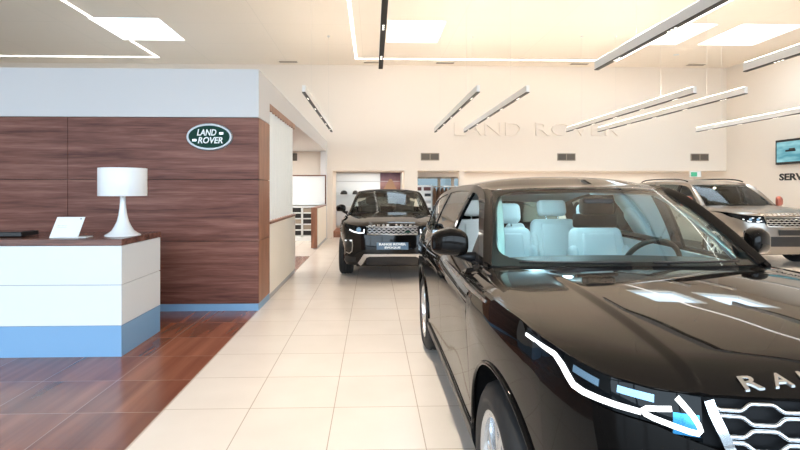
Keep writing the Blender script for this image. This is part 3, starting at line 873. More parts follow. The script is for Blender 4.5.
# front end
sAe = ce.sy(.4595)
cols = linsp(-sAe, sAe, 41)
ce.patch('front_bumper', M['paint2'], cols, .25, lambda s: pl([(0, .785), (.45, .785), (.50, .80), (.75, .83), (1.0, .93), (2, .95)], abs(s)), nz=10)
ce.patch('grille_backing', M['gback'], linsp(-.46, .46, 17), .78, .93, off=-.02)
g2 = obj('grille', *tubevf([ce.pt(s, z, .004) for s, z in [(-.44, .80), (-.46, .925), (0, .925), (.46, .925), (.44, .80), (0, .795)]], .011, 8, True), M['satin'], ev)
for r_ in range(4):
    zc = .822 + r_*.028
    ce.ribbon('grille_bar', M['satin'], [(s, zc + .006*math.sin(s*75 + r_*PI)) for s in linsp(-.44, .44, 90)], .006, g2, off=.0)
hood_text(ce, 'RANGE ROVER', .06, .038, .86, M['satin'])
for sg in (-1, 1):
    hl = ce.patch('headlight', M['lens'], linsp(.48, ce.sy(.50), 16), lambda s: pl([(.48, .80), (.75, .835), (1.06, .95)], s), lambda s: e_zshut(ce, s) - .004, sides=(sg,), off=-.002)
    ce.band('light_strip', M['drl_far'], [(.50, .885), (.50, .825), (.60, .822), (.70, .838), (.80, .872)], .022, hl, .004, sg)
    V, Fc = lathevf([(0, -.02), (.035, -.015), (.045, 0)], 20, 'z'); p = ce.pt(.60*sg, .872, .004)
    obj('lamp_module', [Vector((p.x + v[0], p.y + v[2] - .002, p.z + v[1])) for v in V], Fc, M['led'], hl)
    fg = ce.patch('fog_recess', M['black'], linsp(.72, .94, 8), lambda s: pl([(.72, .50), (.80, .46), (.94, .52)], s), lambda s: .70, sides=(sg,), off=.003, solid=.006)
    ce.band('fog_surround', M['satin'], [(.73, .70), (.715, .60), (.73, .50), (.80, .455), (.90, .47)], .016, fg, .008, sg)
    ce.band('fog_strip', M['drl_far'], [(.73, .685), (.92, .675)], .022, fg, .012, sg)
    ce.patch('lower_intake', M['black'], linsp(.66, .98, 8), .31, .40, sides=(sg,), off=.003, solid=.006)
sk = ce.band('skid_plate', M['satin'], [(-.60, .27), (-.54, .33), (-.475, .425), (-.40, .44), (0, .445), (.40, .44), (.475, .425), (.54, .33), (.60, .27)], [.07, .08, .075, .045, .04, .045, .075, .08, .07], ev, .014, 1, .02)
ce.patch('lower_grille', M['black'], linsp(-.46, .46, 9), .27, .42, off=.004, solid=.006)
bm = bmesh.new(); box(bm, (0, -.012, .605), (.54, .012, .125), .004); pb = bobj('show_plate', bm, M['plate'], ev)
for s, z in (('RANGE ROVER', .615), ('EVOQUE', .555)):
    tv, tf = textvf(s, .042, .001, .002, width=.46 if s[0] == 'R' else .27)
    obj('plate_lettering', [Vector((v.x, -.020 - v.z, z + v.y)) for v in tv], tf, M['badgewhite'], pb, smooth=False)
bm = bmesh.new(); box(bm, (.26, -.005, .845), (.09, .012, .035), .01); bobj('grille_badge', bm, M['green'], g2)

# ------------------------------------------------------------------ silver SUV on the right
di = thing('suv', 'champagne silver suv with roof rails parked by the right wall under the screen', 'car', (8.40, 9.85, 0))
def d_zshut(c, s): return pl([(0, 1.03), (.5, 1.03), (.8, 1.045), (1.05, 1.08), (1.3, 1.10), (9, 1.12)], abs(s))
DP = dict(hw=.99, len=4.95, axles=(.87, 3.79), archR=.43, archZ=.40, tyre_r=.39, tyre_w=.25, rim_r=.265, wheel_x=.975,
    perim=[(0, 0), (.4, .02), (.65, .08), (.83, .20), (.92, .38), (.965, .60), (.985, .87), (.99, 1.4), (.985, 2.5), (.985, 3.8), (.97, 4.5), (.90, 4.8), (.65, 4.92), (0, 4.95)],
    in_side=[(.2, .07), (.32, .02), (.5, .03), (.7, .01), (.9, 0), (1.05, .02), (1.12, .05), (1.18, .08), (1.25, .11)],
    in_front=[(.2, .08), (.35, .02), (.5, 0), (.7, .0), (.9, .02), (1.03, .05), (1.15, .12)],
    in_rear=[(.2, .08), (.5, 0), (1.2, .03)],
    zshut=d_zshut, hood_end=1.50, cowl=lambda x: 1.22 + .22*(x/.95)**2, hood_crown=.045,
    hood_z=[(0, 1.065), (.2, 1.10), (.5, 1.145), (.9, 1.185), (1.3, 1.21), (1.6, 1.22)], bulge=lambda x, y: .015*(sstep(.42, .5, abs(x))), roll=.14,
    ws=dict(bx=.79, by=1.25, bdy=.18, bz=1.215, bdz=.015, tx=.66, ty=2.02, tdy=.10, tz=1.69, tdz=.015, bow=.02, frit=(.03, .04, .04)),
    belt=[(1.4, 1.17), (2.0, 1.175), (3.5, 1.20), (4.8, 1.22)],
    rail=[(1.42, 1.18), (1.6, 1.33), (1.8, 1.50), (2.0, 1.645), (2.15, 1.71), (2.4, 1.745), (3.0, 1.77), (3.6, 1.775), (4.4, 1.76), (4.85, 1.73)],
    tumble=(.22, .22), ataper=.03, ay0=1.9, aylen=.42, az=(1.1, 1.17), crown=[(2.0, .03), (2.5, .055), (3.4, .06), (4.85, .05)], roof_end=4.78,
    gap=[(1.4, .08), (2.2, .07), (4.8, .07)], rear_y=4.72, rear_w=.75, bump_y=.44, handle_z=1.02,
    fender_top=lambda c, y: pl([(.44, .99), (.7, 1.07), (1.2, 1.1), (9, 1.118)], y))
cd = Car(di, DP)
common_body(cd, M['silverpaint'], M['alloy'], (1.35, 2.45, 3.45), .32)
greenhouse(cd, M['silverpaint'], M['sideglass'], [(1.48, 1.72, 'sail'), (1.72, 2.40, 'glass'), (2.40, 2.52, 'pillar'), (2.52, 3.38, 'glass'), (3.38, 3.55, 'body'), (3.55, 4.5, 'glass'), (4.5, 4.78, 'body')], None, lining=M['headliner'], roofm=M['silverpaint'])
cd.windscreen(M['greyglass'])
for sg in (-1, 1):
    rows = []
    for t in linsp(0, 1, 6):
        y = lerp(1.22, 1.5, t); o_ = cd.pt(cd.sy(y), 1.118)
        rows.append([Vector((sg*o_.x, y, 1.11)), Vector((sg*.90, y, 1.165)), Vector((sg*.76, y, 1.195))])
    V, Fc = gridvf(rows); obj('fender_top', V, Fc, M['silverpaint'], di, outward=(0, 1.5, .5), solid=.01)
    cd.mirror(sg, (1.105, 1.66, 1.305), (.105, .085, .115), (.88, 1.60, 1.17), M['capreflect'])  # reddish reflection painted in as the colour of the mirror caps
    pts = [Vector((sg*(cd.R(y).x - .03), y, cd.R(y).z + .07 - .05*((y-3.3)/1.1)**6)) for y in linsp(2.25, 4.4, 20)]
    V, Fc = tubevf(pts, .016, 8); obj('roof_rail', V, Fc, M['dark'], di)
    hl = cd.patch('headlight', M['lens'], linsp(.52, cd.sy(.50), 18), lambda s: pl([(.52, .90), (.80, .90), (.95, .955), (1.2, 1.03)], s), lambda s: d_zshut(cd, s) - .02, sides=(sg,), off=.003)
    cd.band('light_strip', M['drl_far'], [(.56, .935), (.62, .915), (.78, .918), (.90, .965)], .016, hl, .006, sg)
    cd.band('light_strip', M['drl_far'], [(.58, .995), (.74, .99)], .012, hl, .006, sg)
    for s_ in (.63, .76):
        p = cd.pt(s_*sg, .96, .008); V, Fc = lathevf([(0, -.02), (.028, -.012), (.036, 0)], 16, 'z')
        obj('lamp_module', [Vector((p.x + v[0], p.y + v[2] - .002, p.z + v[1])) for v in V], Fc, M['led'], hl)
    cd.patch('fog_recess', M['black'], linsp(.62, .96, 8), .50, .60, sides=(sg,), off=.003, solid=.006)
    cd.side_panel('door_trim', M['black'], 1.4, 4.6, .40, lambda y: cd.zB(y) - .01, sg, off=-.07, solid=.01)
rows = []
for x in linsp(-.82, .82, 15):
    yb = 1.22 + .22*(x/.95)**2; w = cd.wsp(clamp(x/.79, -1, 1), 0)
    rows.append([Vector((x, yb-.02, cd.hood_h(x, yb) - .018)), Vector((x, w.y + .04, w.z - .005))])
V, Fc = gridvf(rows); obj('cowl', V, Fc, M['dark'], di, solid=.01, outward=(0, 1.5, 0))
sAd = cd.sy(.4395)
cd.patch('front_bumper', M['silverpaint'], linsp(-sAd, sAd, 41), .26, lambda s: pl([(0, .81), (.505, .81), (.51, .89), (.80, .895), (.95, .95), (1.1, .99), (2, 1.0)], abs(s)), nz=10)
cd.patch('grille_backing', M['gback'], linsp(-.51, .51, 17), .80, 1.025, off=-.015)
g3 = obj('grille', *tubevf([cd.pt(s, z, .004) for s, z in [(-.46, .82), (-.50, 1.0), (0, 1.0), (.50, 1.0), (.46, .82), (0, .815)]], .014, 8, True), M['satin'], di)
for r_ in range(3):
    cd.ribbon('grille_bar', M['satin'], [(s, .862 + .046*r_ + .007*math.sin(s*60 + r_*PI)) for s in linsp(-.47, .47, 80)], .012, g3, off=.002)
cd.patch('lower_intake', M['black'], linsp(-.60, .60, 13), .42, .62, off=.004, solid=.006)
ri = lambda s: pl([(.58, .60), (.66, .60), (.92, .60)], s)
for sg in (-1, 1):
    cd.band('intake_edge', M['silverpaint'], [(.60, .66), (.66, .60), (.72, .50), (.80, .42)], .05, di, .02, sg, .02)
bm = bmesh.new(); box(bm, (0, -.012, .70), (.52, .012, .11), .003); bobj('show_plate', bm, M['black'], di)
hood_text(cd, 'DISCOVERY', .08, .05, .80, M['satin'])
dash(cd, 1.32, 1.78, 1.17, .76, M['black'])
steering(cd, (.39, 2.0, 1.08), .19)
for x in (-.38, .38): seat(cd, x, 2.45, .72, M['greyleather'], .52, .62)
for x in (-.38, .38): seat(cd, x, 3.4, .76, M['greyleather'], .52, .60)
bm = bx(-.82, .82, 1.4, 4.6, .36, .42); bobj('cabin_floor', bm, M['black'], di)
bm = bmesh.new(); box(bm, (0, 1.96, 1.56), (.24, .03, .075), .014); bobj('rear_view_mirror', bm, M['black'], di, True)

# ------------------------------------------------------------------ room shell
XL, XR, YF, YB, HC = -13.0, 11.7, -5.0, 16.3, 5.6
struct(bobj('floor', bx(XL-.2, XR+.2, YF, 19.0, -.1, 0), M['floor']))
struct(bobj('wall_right', bx(XR, XR+.2, YF, 19.0, 0, HC+.4), M['wall']))
struct(bobj('wall_outer', bx(XL-.2, XL, YF, YB, 0, HC+.4), M['wall']))
bm = bx(XL, XR, YB, YB+.25, 2.19, HC+.4); bx(XL, -1.475, YB, YB+.25, 0, 2.19, bm=bm)
struct(bobj('wall_back', bm, M['wall']))
# ceiling with openings for the rooflights
SKY = [(-6.70, -5.06), (.37, 1.76), (6.90, 8.42), (9.02, 10.6)]; sy0, sy1 = 12.0, 13.75
bm = bx(XL, XR, YF, sy0, HC, HC+.12); bx(XL, XR, sy1, YB, HC, HC+.12, bm=bm)
xs = [XL] + [v for p in SKY for v in p] + [XR]
for a, b in zip(xs[::2], xs[1::2]): bx(a, b, sy0, sy1, HC, HC+.12, bm=bm)
struct(bobj('ceiling', bm, M['ceil']))
for i, (a, b) in enumerate(SKY):
    bm = bmesh.new()
    for q in ((a-.05, a, sy0, sy1), (b, b+.05, sy0, sy1), (a-.05, b+.05, sy0-.05, sy0), (a-.05, b+.05, sy1, sy1+.05)):
        bx(*q, HC+.12, HC+.30, bm=bm)
    f = struct(bobj('window_%d' % (i+2), bm, M['white']))
    bobj('pane', bx(a, b, sy0, sy1, HC+.22, HC+.24), M['sky_pane'], f)
# glazed front behind the camera: posts and beam only, open to the daylight
bm = bmesh.new()
for x in (XL+.1, -9, -5, -1, 3, 7, XR-.1): bx(x-.05, x+.05, YF-.1, YF+.05, 0, HC, bm=bm)
for z in (.05, 3.0, HC-.05): bx(XL, XR, YF-.1, YF+.05, z-.05, z+.05, bm=bm)
wf = struct(bobj('window_1', bm, M['grey']))
struct(bobj('ground', bx(-40, 40, -40, YF-.1, -.12, -.02), M['asphalt']))
# recess under the back wall
struct(bobj('wall_recess', bx(-1.475, 1.55, 18.0, 18.2, 0, 2.6), M['wall']))
bm = bx(1.55, XR, 18.0, 18.2, 0, .35); bx(1.55, XR, 18.0, 18.2, 2.03, 2.6, bm=bm); bx(3.2, XR, 18.0, 18.2, .35, 2.03, bm=bm)
struct(bobj('wall_recess', bm, M['wall']))
struct(bobj('ceiling', bx(-1.475, XR, YB+.25, 18.2, 2.19, 2.4), M['wall']))
struct(bobj('trim_5', bx(-1.475, -1.30, YB-.02, 18.0, 0, 2.19), M['wall']))
struct(bobj('trim_6', bx(1.02, 1.45, YB+.0, 18.0, 0, 2.19), M['wall']))
bm = bmesh.new()
for x in (1.55, 2.37, 2.86, 3.2): bx(x-.05, x+.05, 17.96, 18.04, .35, 2.03, bm=bm)
for z in (.38, 2.0): bx(1.5, 3.25, 17.96, 18.04, z-.03, z+.03, bm=bm)
w7 = struct(bobj('window_7', bm, M['vent']))
bobj('pane', bx(1.5, 3.25, 17.99, 18.0, .38, 2.0), M['bluepane'], w7)
struct(bobj('trim_7', bx(2.83, 3.0, YB+.1, YB+.3, 0, 2.19), M['wall']))

# reception wall: timber block, bulkhead, bay
bm = bx(XL, -1.495, 6.57, 7.23, 0, 2.5)
wl = struct(bobj('wall_left', bm, M['gap']))
gp = .006
for xa, xb in ((-3.90, -1.475), (-6.36, -3.90), (-8.82, -6.36), (-11.28, -8.82)):
    for za, zb in ((.09, .90), (.90, 1.695), (1.695, 2.495)):
        bobj('wood_panel', bx(xa+gp/2, xb-gp/2, 6.55, 6.575, za+gp/2, zb-gp/2, .002), M['woodwall'], wl)
for za, zb in ((.09, .90), (.90, 1.695), (1.695, 2.495)):
    bobj('wood_panel', bx(-1.50, -1.475, 6.58, 7.24, za+gp/2, zb-gp/2, .002), M['woodred'], wl)  # warm light on this end is painted in by the redder wood
struct(bobj('baseboard_left', bx(XL, -1.478, 6.548, 7.23, 0, .09), M['bluegrey']))
bm = bx(XL, -1.475, 6.55, 6.85, 2.5, 3.12); bx(-1.72, -1.475, 6.85, 7.24, 2.5, 3.12, bm=bm); bx(-1.72, -1.475, 7.24, YB, 2.80, 3.12, bm=bm); bx(XL, -1.72, 6.85, YB, 2.80, 3.0, bm=bm)
struct(bobj('trim_1', bm, M['bulk']))
struct(bobj('trim_2', bx(-1.66, -1.475, 16.0, YB, 0, 2.80), M['bulk']))

# low partitions
lp = thing('low_partition', 'long low cream partition with timber cap below the pleated curtain', 'partition', (-1.53, 8.4, 0))
def child_box(name, bm, m, root, smooth=False):
    o = bobj(name, bm, m, root, smooth); 
    o.data.transform(Matrix.Translation(-Vector(root.location))); return o
child_box('panel', bx(-1.585, -1.475, 7.25, 9.6, .07, 1.07), M['cream'], lp)
child_box('cap', bx(-1.60, -1.465, 7.25, 9.62, 1.07, 1.10, .004), M['woodred'], lp)
child_box('plinth', bx(-1.58, -1.482, 7.25, 9.6, 0, .07), M['grey'], lp)
lp2 = thing('low_partition', 'short low partition with broad timber end post by the bay opening', 'partition', (-1.53, 14.6, 0))
child_box('panel', bx(-1.585, -1.475, 13.40, 15.95, .07, 1.07), M['cream'], lp2)
child_box('end_post', bx(-1.625, -1.47, 13.28, 13.40, .03, 1.10, .004), M['woodred'], lp2)
child_box('cap', bx(-1.60, -1.465, 13.40, 15.95, 1.07, 1.10), M['woodred'], lp2)
child_box('plinth', bx(-1.58, -1.482, 13.40, 15.95, 0, .07), M['grey'], lp2)
# pleated curtain
cu = thing('curtain', 'pale pleated floor length style curtain hung from a timber rail beside the walnut wall', 'curtain', (-1.53, 8.4, 1.10))
cu['label'] = 'pale pleated curtain hung from a timber rail beside the walnut wall'
rows = []
for k in range(241):
    y = lerp(7.25, 9.58, k/240); x = -1.53 + .028*math.sin(k/240*2*PI*11) 
    rows.append([Vector((x + 1.53, y - 8.4, z - 1.10)) for z in (1.115, 1.7, 2.3, 2.765)])
V, Fc = gridvf(rows); obj('fabric', V, Fc, M['frost'], cu, solid=.006)
child_box('rail', bx(-1.60, -1.478, 7.245, 9.6, 2.71, 2.80), M['woodred'], cu)
# bay: framed white board and drawers
wb = thing('framed_board', 'large white board in a thin dark timber frame at the back of the bay', 'board', (-2.2, 15.9, 1.1))
child_box('board', bx(-3.2, -1.50, 15.97, 15.99, 1.08, 2.0), M['white'], wb)
bm = bx(-3.2, -1.48, 15.94, 16.0, 2.0, 2.035); bx(-1.515, -1.48, 15.94, 16.0, 1.11, 2.0, bm=bm)
child_box('frame', bm, M['woodtop'], wb)
su = thing('drawer_unit', 'white storage unit with rows of dark drawers under the white board', 'storage unit', (-2.4, 15.75, 0))
bm = bx(-3.2, -1.66, 15.92, 15.94, .05, 1.04); bx(-3.2, -1.66, 15.5, 15.94, 1.02, 1.05, bm=bm); bx(-3.2, -1.66, 15.5, 15.94, .0, .16, bm=bm)
for k in range(4): bx(-3.2 + k*.50, -3.15 + k*.50, 15.5, 15.94, .1, 1.04, bm=bm)
for k in range(1, 5): bx(-3.2, -1.66, 15.5, 15.94, .14 + k*.175, .17 + k*.175, bm=bm)
child_box('carcass', bm, M['white'], su)
for i in range(3):
    for j in range(5):
        child_box('drawer', bx(-3.14 + i*.50, -2.71 + i*.50, 15.53, 15.9, .175 + j*.175, .305 + j*.175, .006), M['vent'] if (i+j) % 3 == 0 else M['black'], su)
# reception desk
dk = thing('reception_desk', 'white reception desk with walnut top and blue grey plinth', 'desk', (-3.4, 5.2, 0))
XD, Y0, Y1 = -2.352, 4.78, 5.64
bm = bx(-7.0, XD, Y0, Y0+.04, .674, 1.037, .003); bx(XD-.04, XD, Y0+.04, Y1, .674, 1.037, .003, bm=bm)
child_box('upper_panel', bm, M['white'], dk)
bm = bx(-7.0, XD, Y0, Y0+.04, .292, .667, .003); bx(XD-.04, XD, Y0+.04, Y1, .292, .667, .003, bm=bm)
child_box('lower_panel', bm, M['white'], dk)
child_box('core', bx(-7.0, XD-.01, Y0+.012, Y1-.01, .25, 1.03), M['grey'], dk)
child_box('plinth', bx(-7.0, XD-.002, Y0+.003, Y1, 0, .288), M['bluegrey'], dk)
child_box('worktop', bx(-7.0, XD+.003, Y0-.003, Y1+.01, 1.04, 1.10, .003), M['woodtop'], dk)
# table lamp
lx, ly = -2.53, 5.17
la = thing('table_lamp', 'white table lamp with drum shade and flared trumpet foot on the desk', 'lamp', (lx, ly, 1.10))
prof = [(.0, 0), (.166, 0), (.168, .004), (.164, .010), (.138, .024), (.104, .050), (.080, .090), (.055, .145), (.040, .21), (.031, .28), (.027, .34), (.026, .44)]
obj('base', *lathevf(prof, 48), M['lampbase'], la)
obj('shade', *lathevf([(.219, .402), (.2225, .400), (.225, .404), (.225, .676), (.2225, .680), (.219, .678), (.219, .402)], 64), M['shade'], la, angle=40)
obj('shade_diffuser', *lathevf([(0, .655), (.218, .655), (.218, .66), (0, .66)], 48), M['shade'], la, angle=30)
# sign card
sc = thing('sign_card', 'tilted white information card with tiny grey print on the desk top', 'sign', (-2.94, 4.93, 1.10))
V = [Vector(p) for p in ((-.152, -.03, .003), (.115, -.03, .003), (.135, .06, .197), (-.130, .06, .197))]
card = obj('card', V, [(0, 1, 2, 3)], M['badgewhite'], sc, smooth=False, solid=.006, outward=(0, 1, -1))
bm = bmesh.new(); box(bm, (.04, .035, .006), (.30, .13, .008), .002); bobj('foot', bm, M['white'], sc)
def on_card(u, v): 
    a = V[0].lerp(V[1], u); b = V[3].lerp(V[2], u); return a.lerp(b, v) + Vector((0, -.003, .002))
rows = []
for k, (w_, v_) in enumerate(((.42, .56), (.36, .48))):
    tv, tf = textvf('lorem' if False else 'information', .008, .0, .0, width=.10)
    obj('print', [on_card(.13 + v.x/.30 + .17, v_ + v.y/.2) for v in tv], tf, M['grey'], card, smooth=False)
obj('small_mark', [on_card(.86, .88), on_card(.92, .88), on_card(.92, .92), on_card(.86, .92)], [(0, 1, 2, 3)], M['black'], card, smooth=False)
# dark slim monitor edge behind the desk front
mo = thing('monitor', 'thin black screen edge lying at the far left of the desk', 'monitor', (-3.75, 5.0, 1.10))
bm = bmesh.new(); box(bm, (-.05, .10, .030), (.80, .26, .042), .006); bobj('casing', bm, M['black'], mo)
bm = bmesh.new(); box(bm, (-.05, .1, .0525), (.74, .22, .003), .001); bobj('screen', bm, M['lens'], mo)
bm = bmesh.new(); box(bm, (-.05, .1, .005), (.3, .14, .010), .002); bobj('foot', bm, M['black'], mo)

# oval badge sign
sg_ = thing('oval_sign', 'green oval badge sign with silver rim and white lettering on the walnut wall', 'sign', (-2.10, 6.545, 2.243))
def ell(a, b, y0, y1, rim=.0):
    V = []; n = 64
    for k in range(n):
        t = 2*PI*k/n
        V.append(Vector((a*math.cos(t), y0, b*math.sin(t))))
    for k in range(n):
        t = 2*PI*k/n
        V.append(Vector(((a-rim)*math.cos(t), y1, (b-rim)*math.sin(t))))
    Fc = [(k, (k+1) % n, n+(k+1) % n, n+k) for k in range(n)] + [tuple(n+k for k in range(n))]
    return V, Fc
V, Fc = ell(.298, .178, 0, -.03, .012); obj('rim', V, Fc, M['rim'], sg_, angle=30)
V, Fc = ell(.262, .145, -.028, -.034, .002); obj('face', V, Fc, M['green'], sg_, angle=30)
for s, x, z, h, w in (('LAND', -.028, .014, .082, .245), ('ROVER', .018, -.086, .082, .315)):
    tv, tf = textvf(s, h, .003, .0015, width=w, shear=.22)
    obj('lettering', [Vector((v.x + x, -.036 - v.z, z + v.y)) for v in tv], tf, M['badgewhite'], sg_, smooth=False)
V, Fc = [], []
for x, z, d in ((.155, .030, 1), (-.185, -.058, -1)):
    for r_ in (0, 1):
        k = len(V); zz = z + r_*.016
        V += [Vector((x - .028, -.037, zz)), Vector((x + .022, -.037, zz)), Vector((x + .03, -.037, zz + .011)), Vector((x - .02, -.037, zz + .011))]
        Fc.append((k, k+1, k+2, k+3))
obj('dashes', V, Fc, M['satin'], sg_, smooth=False, solid=.003)

# relief lettering on the back wall
rl = thing('wall_lettering', 'large white relief lettering high on the cream back wall', 'lettering', (5.37, YB, 3.34))
for s, x0, wd in (('LAND', -1.625, 2.2), ('ROVER', 1.33, 2.78)):
    tv, tf = textvf(s, .42, .03, -.004, width=wd)
    obj('word', [Vector((v.x + x0, -.030 - v.z, v.y)) for v in tv], tf, M['wall'], rl, smooth=False)
# service lettering and screen on the right wall
sl = thing('service_lettering', 'bold black service lettering on the right wall below the screen', 'lettering', (XR, 14.14, 1.83))
tv, tf = textvf('SERVICE', .20, .004, .007, width=1.34, align='LEFT')
obj('letters', [Vector((-.004 - v.z, -v.x, v.y)) for v in tv], tf, M['black'], sl, smooth=False)
tvv = thing('television', 'flat black screen with teal picture mounted high on the right wall', 'television', (XR, 13.55, 2.3))
bm = bmesh.new(); box(bm, (-.05, 0, .335), (.07, 1.26, .70), .008); bobj('casing', bm, M['black'], tvv)
def screen_mat():
    m = bpy.data.materials.new('screen_picture'); m.use_nodes = True; nt = m.node_tree; nt.nodes.clear(); L = nt.links.new
    out = nt.nodes.new('ShaderNodeOutputMaterial'); e = nt.nodes.new('ShaderNodeEmission'); tc = nt.nodes.new('ShaderNodeTexCoord')
    mp = nt.nodes.new('ShaderNodeMapping'); mp.inputs['Scale'].default_value = (1, 1.4, 5)
    nz = nt.nodes.new('ShaderNodeTexNoise'); nz.inputs['Scale'].default_value = 1.3; nz.inputs['Detail'].default_value = 2
    cr = nt.nodes.new('ShaderNodeValToRGB'); cr.color_ramp.elements[0].color = (.10, .30, .36, 1); cr.color_ramp.elements[1].color = (.30, .58, .62, 1)
    cr.color_ramp.elements[0].position = .35; cr.color_ramp.elements[1].position = .65
    L(tc.outputs['Object'], mp.inputs['Vector']); L(mp.outputs[0], nz.inputs['Vector']); L(nz.outputs['Fac'], cr.inputs['Fac']); L(cr.outputs[0], e.inputs['Color']); L(e.outputs[0], out.inputs['Surface'])
    e.inputs['Strength'].default_value = .8
    return m
sm = screen_mat()
scr = bobj('screen', bx(-.090, -.086, -.58, .58, .05, .62), sm, tvv)
bm = bmesh.new(); box(bm, (-.092, .10, .36), (.003, .34, .05), .001); box(bm, (-.092, .05, .40), (.003, .2, .05), .001); bobj('picture_shape', bm, M['black'], scr)

# wall vents and ceiling grilles
VENT = [(1.855, 'brown double vent on the back wall left of the relief lettering'), (6.33, 'brown double vent on the back wall under the relief lettering'), (10.78, 'brown double vent on the back wall near the right corner')]
for x, lb in VENT:
    t = thing('wall_vent', lb, 'vent', (x, YB, 2.64), 'vents on the back wall')
    bobj('frame', bx(-.30, .30, -.03, 0, -.12, .12, .005), M['vent'], t)
    for a, b in ((-.275, -.015), (.015, .275)):
        bobj('grille', bx(a, b, -.034, -.03, -.095, .095), M['ventdark'], t)
t = thing('wall_vent', 'small dark square vent at the back of the bay above the white board', 'vent', (-2.56, YB, 2.62))
bobj('frame', bx(-.12, .12, -.04, 0, -.12, .12, .006), M['ventdark'], t)
for x, lb in ((-2.66, 'thin ceiling slot vent furthest left by the back wall'), (.0, 'thin ceiling slot vent behind the middle rooflight, left one'), (2.29, 'thin ceiling slot vent behind the middle rooflight, right one'), (6.6, 'thin ceiling slot vent at the end of the long light strip'), (10.4, 'thin ceiling slot vent near the right back corner')):
    t = thing('ceiling_vent', lb, 'vent', (x, 15.9, HC), 'slot vents in the ceiling')
    bobj('frame', bx(-.33, .33, -.14, .14, -.012, 0), M['wall'], t)
    bobj('slot', bx(-.28, .28, -.09, .09, -.016, -.012), M['vent'], t)

# ceiling light strips (lines of light set into the ceiling)
def lstrip(label, segs):
    t = thing('light_strip', label, 'light', (segs[0][0], segs[0][2], HC))
    for (a, b, c, d) in segs:
        bobj('diffuser', bx(a - segs[0][0], b - segs[0][0], c - segs[0][2], d - segs[0][2], -.012, 0), M['strip'], t)
lstrip('glowing white line of light running sideways on the left ceiling above the desk', [(-11.6, -6.50, 15.45, 15.51)])
lstrip('short glowing line between left rooflight and the corner of the light line', [(-6.56, -6.50, 13.78, 15.45)])
lstrip('glowing line of light running from the left rooflight towards the camera', [(-6.62, -6.56, 3.0, 11.98)])
lstrip('long glowing line of light sideways along the back of the ceiling behind the middle rooflight', [(-.54, 7.63, 15.45, 15.51)])
lstrip('glowing line of light running towards the camera mostly hidden behind the nearest right hanging bar', [(7.57, 7.63, 3.0, 15.45)])
lstrip('glowing line of light running towards the camera left of the middle rooflight', [(-.54, -.48, 3.0, 15.45)])
def dl(x, y, lb):
    t = thing('downlight', lb, 'light', (x, y, HC), 'small recessed downlights')
    obj('ring', *lathevf([(.0, -.006), (.06, -.006), (.075, -.010), (.085, 0)], 20), M['white'], t)
dl(9.05, 14.75, 'small round ceiling downlight between right rooflights and back wall')

# suspended linear lamps
PEND = [(.105, 1.0, 6.82, 'black undersided hanging light bar directly above the aisle, nearest the camera', 1),
        (3.06, 1.0, 6.80, 'white hanging light bar crossing above the front suv bonnet', 1),
        (5.17, 1.0, 6.84, 'white hanging light bar nearest the right wall in the front row', 1),
        (-1.165, 8.5, 14.27, 'dark hanging light bar beside the white bulkhead', 2),
        (1.77, 8.4, 14.27, 'hanging light bar left of the relief lettering, above the convertible', 2),
        (2.61, 8.4, 14.25, 'hanging light bar crossing the start of the relief lettering', 2),
        (5.48, 8.4, 14.06, 'hanging light bar crossing the last relief letters, upper of the close pair', 2),
        (6.37, 8.4, 14.03, 'hanging light bar just right of the last relief letters, lower of the close pair', 2),
        (9.16, 8.4, 13.96, 'faint hanging light bar in front of the right wall', 2)]
ZP = 3.2
for x, ya, yb, lb, row in PEND:
    t = thing('pendant_light', lb, 'light', (x, (ya+yb)/2, ZP), 'hanging linear lights')
    L_ = (yb - ya)
    bobj('profile', bx(-.028, .028, -L_/2, L_/2, .012, .125, .002), M['pend'], t)
    lou = bobj('louver', bx(-.0285, .0285, -L_/2, L_/2, 0, .012), M['louver'], t)
    bobj('added_uplight', bx(-.022, .022, -L_/2+.02, L_/2-.02, .125, .128), M['added_uplight'], t)  # unseen glowing strip added along the top to brighten the ceiling
    n = 5
    for k in range(n):
        yy = -L_/2 + L_*(k+.5)/n
        for q in range(3):
            bobj('spot', bx(-.009, .009, yy-.06+q*.06-.011, yy-.06+q*.06+.011, -.003, 0), M['spot'], lou)
    for yy in (-L_*.32, L_*.32):
        V, Fc = tubevf([(0, yy, .12), (0, yy, HC-ZP)], .002, 6); w_ = obj('wire', V, Fc, M['wire'], t)
        obj('ceiling_rose', *lathevf([(0, HC-ZP-.03), (.035, HC-ZP-.03), (.035, HC-ZP)], 16, c=(0, yy, 0)), M['pend'], w_, angle=30)

# ------------------------------------------------------------------ back recess: shop corner
sh = thing('wall_shelves', 'white wall shelving bay behind the convertible with timber base', 'shelving', (-.2, 17.8, 0))
bm = bx(-1.30, 1.02, 17.9, 18.0, .3, 2.15)
child_box('back_panel', bm, M['white'], sh)
for z in (1.38, .95): child_box('shelf', bx(-1.28, 1.0, 17.62, 17.9, z, z+.025), M['white'], sh)
child_box('picture_rail', bx(-1.28, 1.0, 17.86, 17.9, 1.86, 1.875), M['grey'], sh)
child_box('base', bx(-1.30, 1.02, 16.62, 18.0, 0, .20), M['woodred'], sh)
for k, x in enumerate((-1.02, -.62)):
    t = thing('cap', ('wider' if k == 0 else 'narrower') + ' black peaked cap on the upper white shelf, ' + ('left one' if k == 0 else 'right one'), 'cap', (x, 17.76, 1.406))
    V, Fc = lathevf([(.12, 0), (.125, .04), (.10, .10), (.05, .135), (0, .14)], 20); 
    obj('crown', [(v[0]*(1 if k == 0 else .8), v[1], v[2]) for v in V], Fc, M['black'], t)
    V, Fc = gridvf([[Vector((a*(1 if k == 0 else .8), -b, .02 + .02*(1-(a/.12)**2))) for b in (.08, .14, .20 - .8*a*a)] for a in linsp(-.12, .12, 9)])
    obj('peak', V, Fc, M['black'], t, solid=.006)
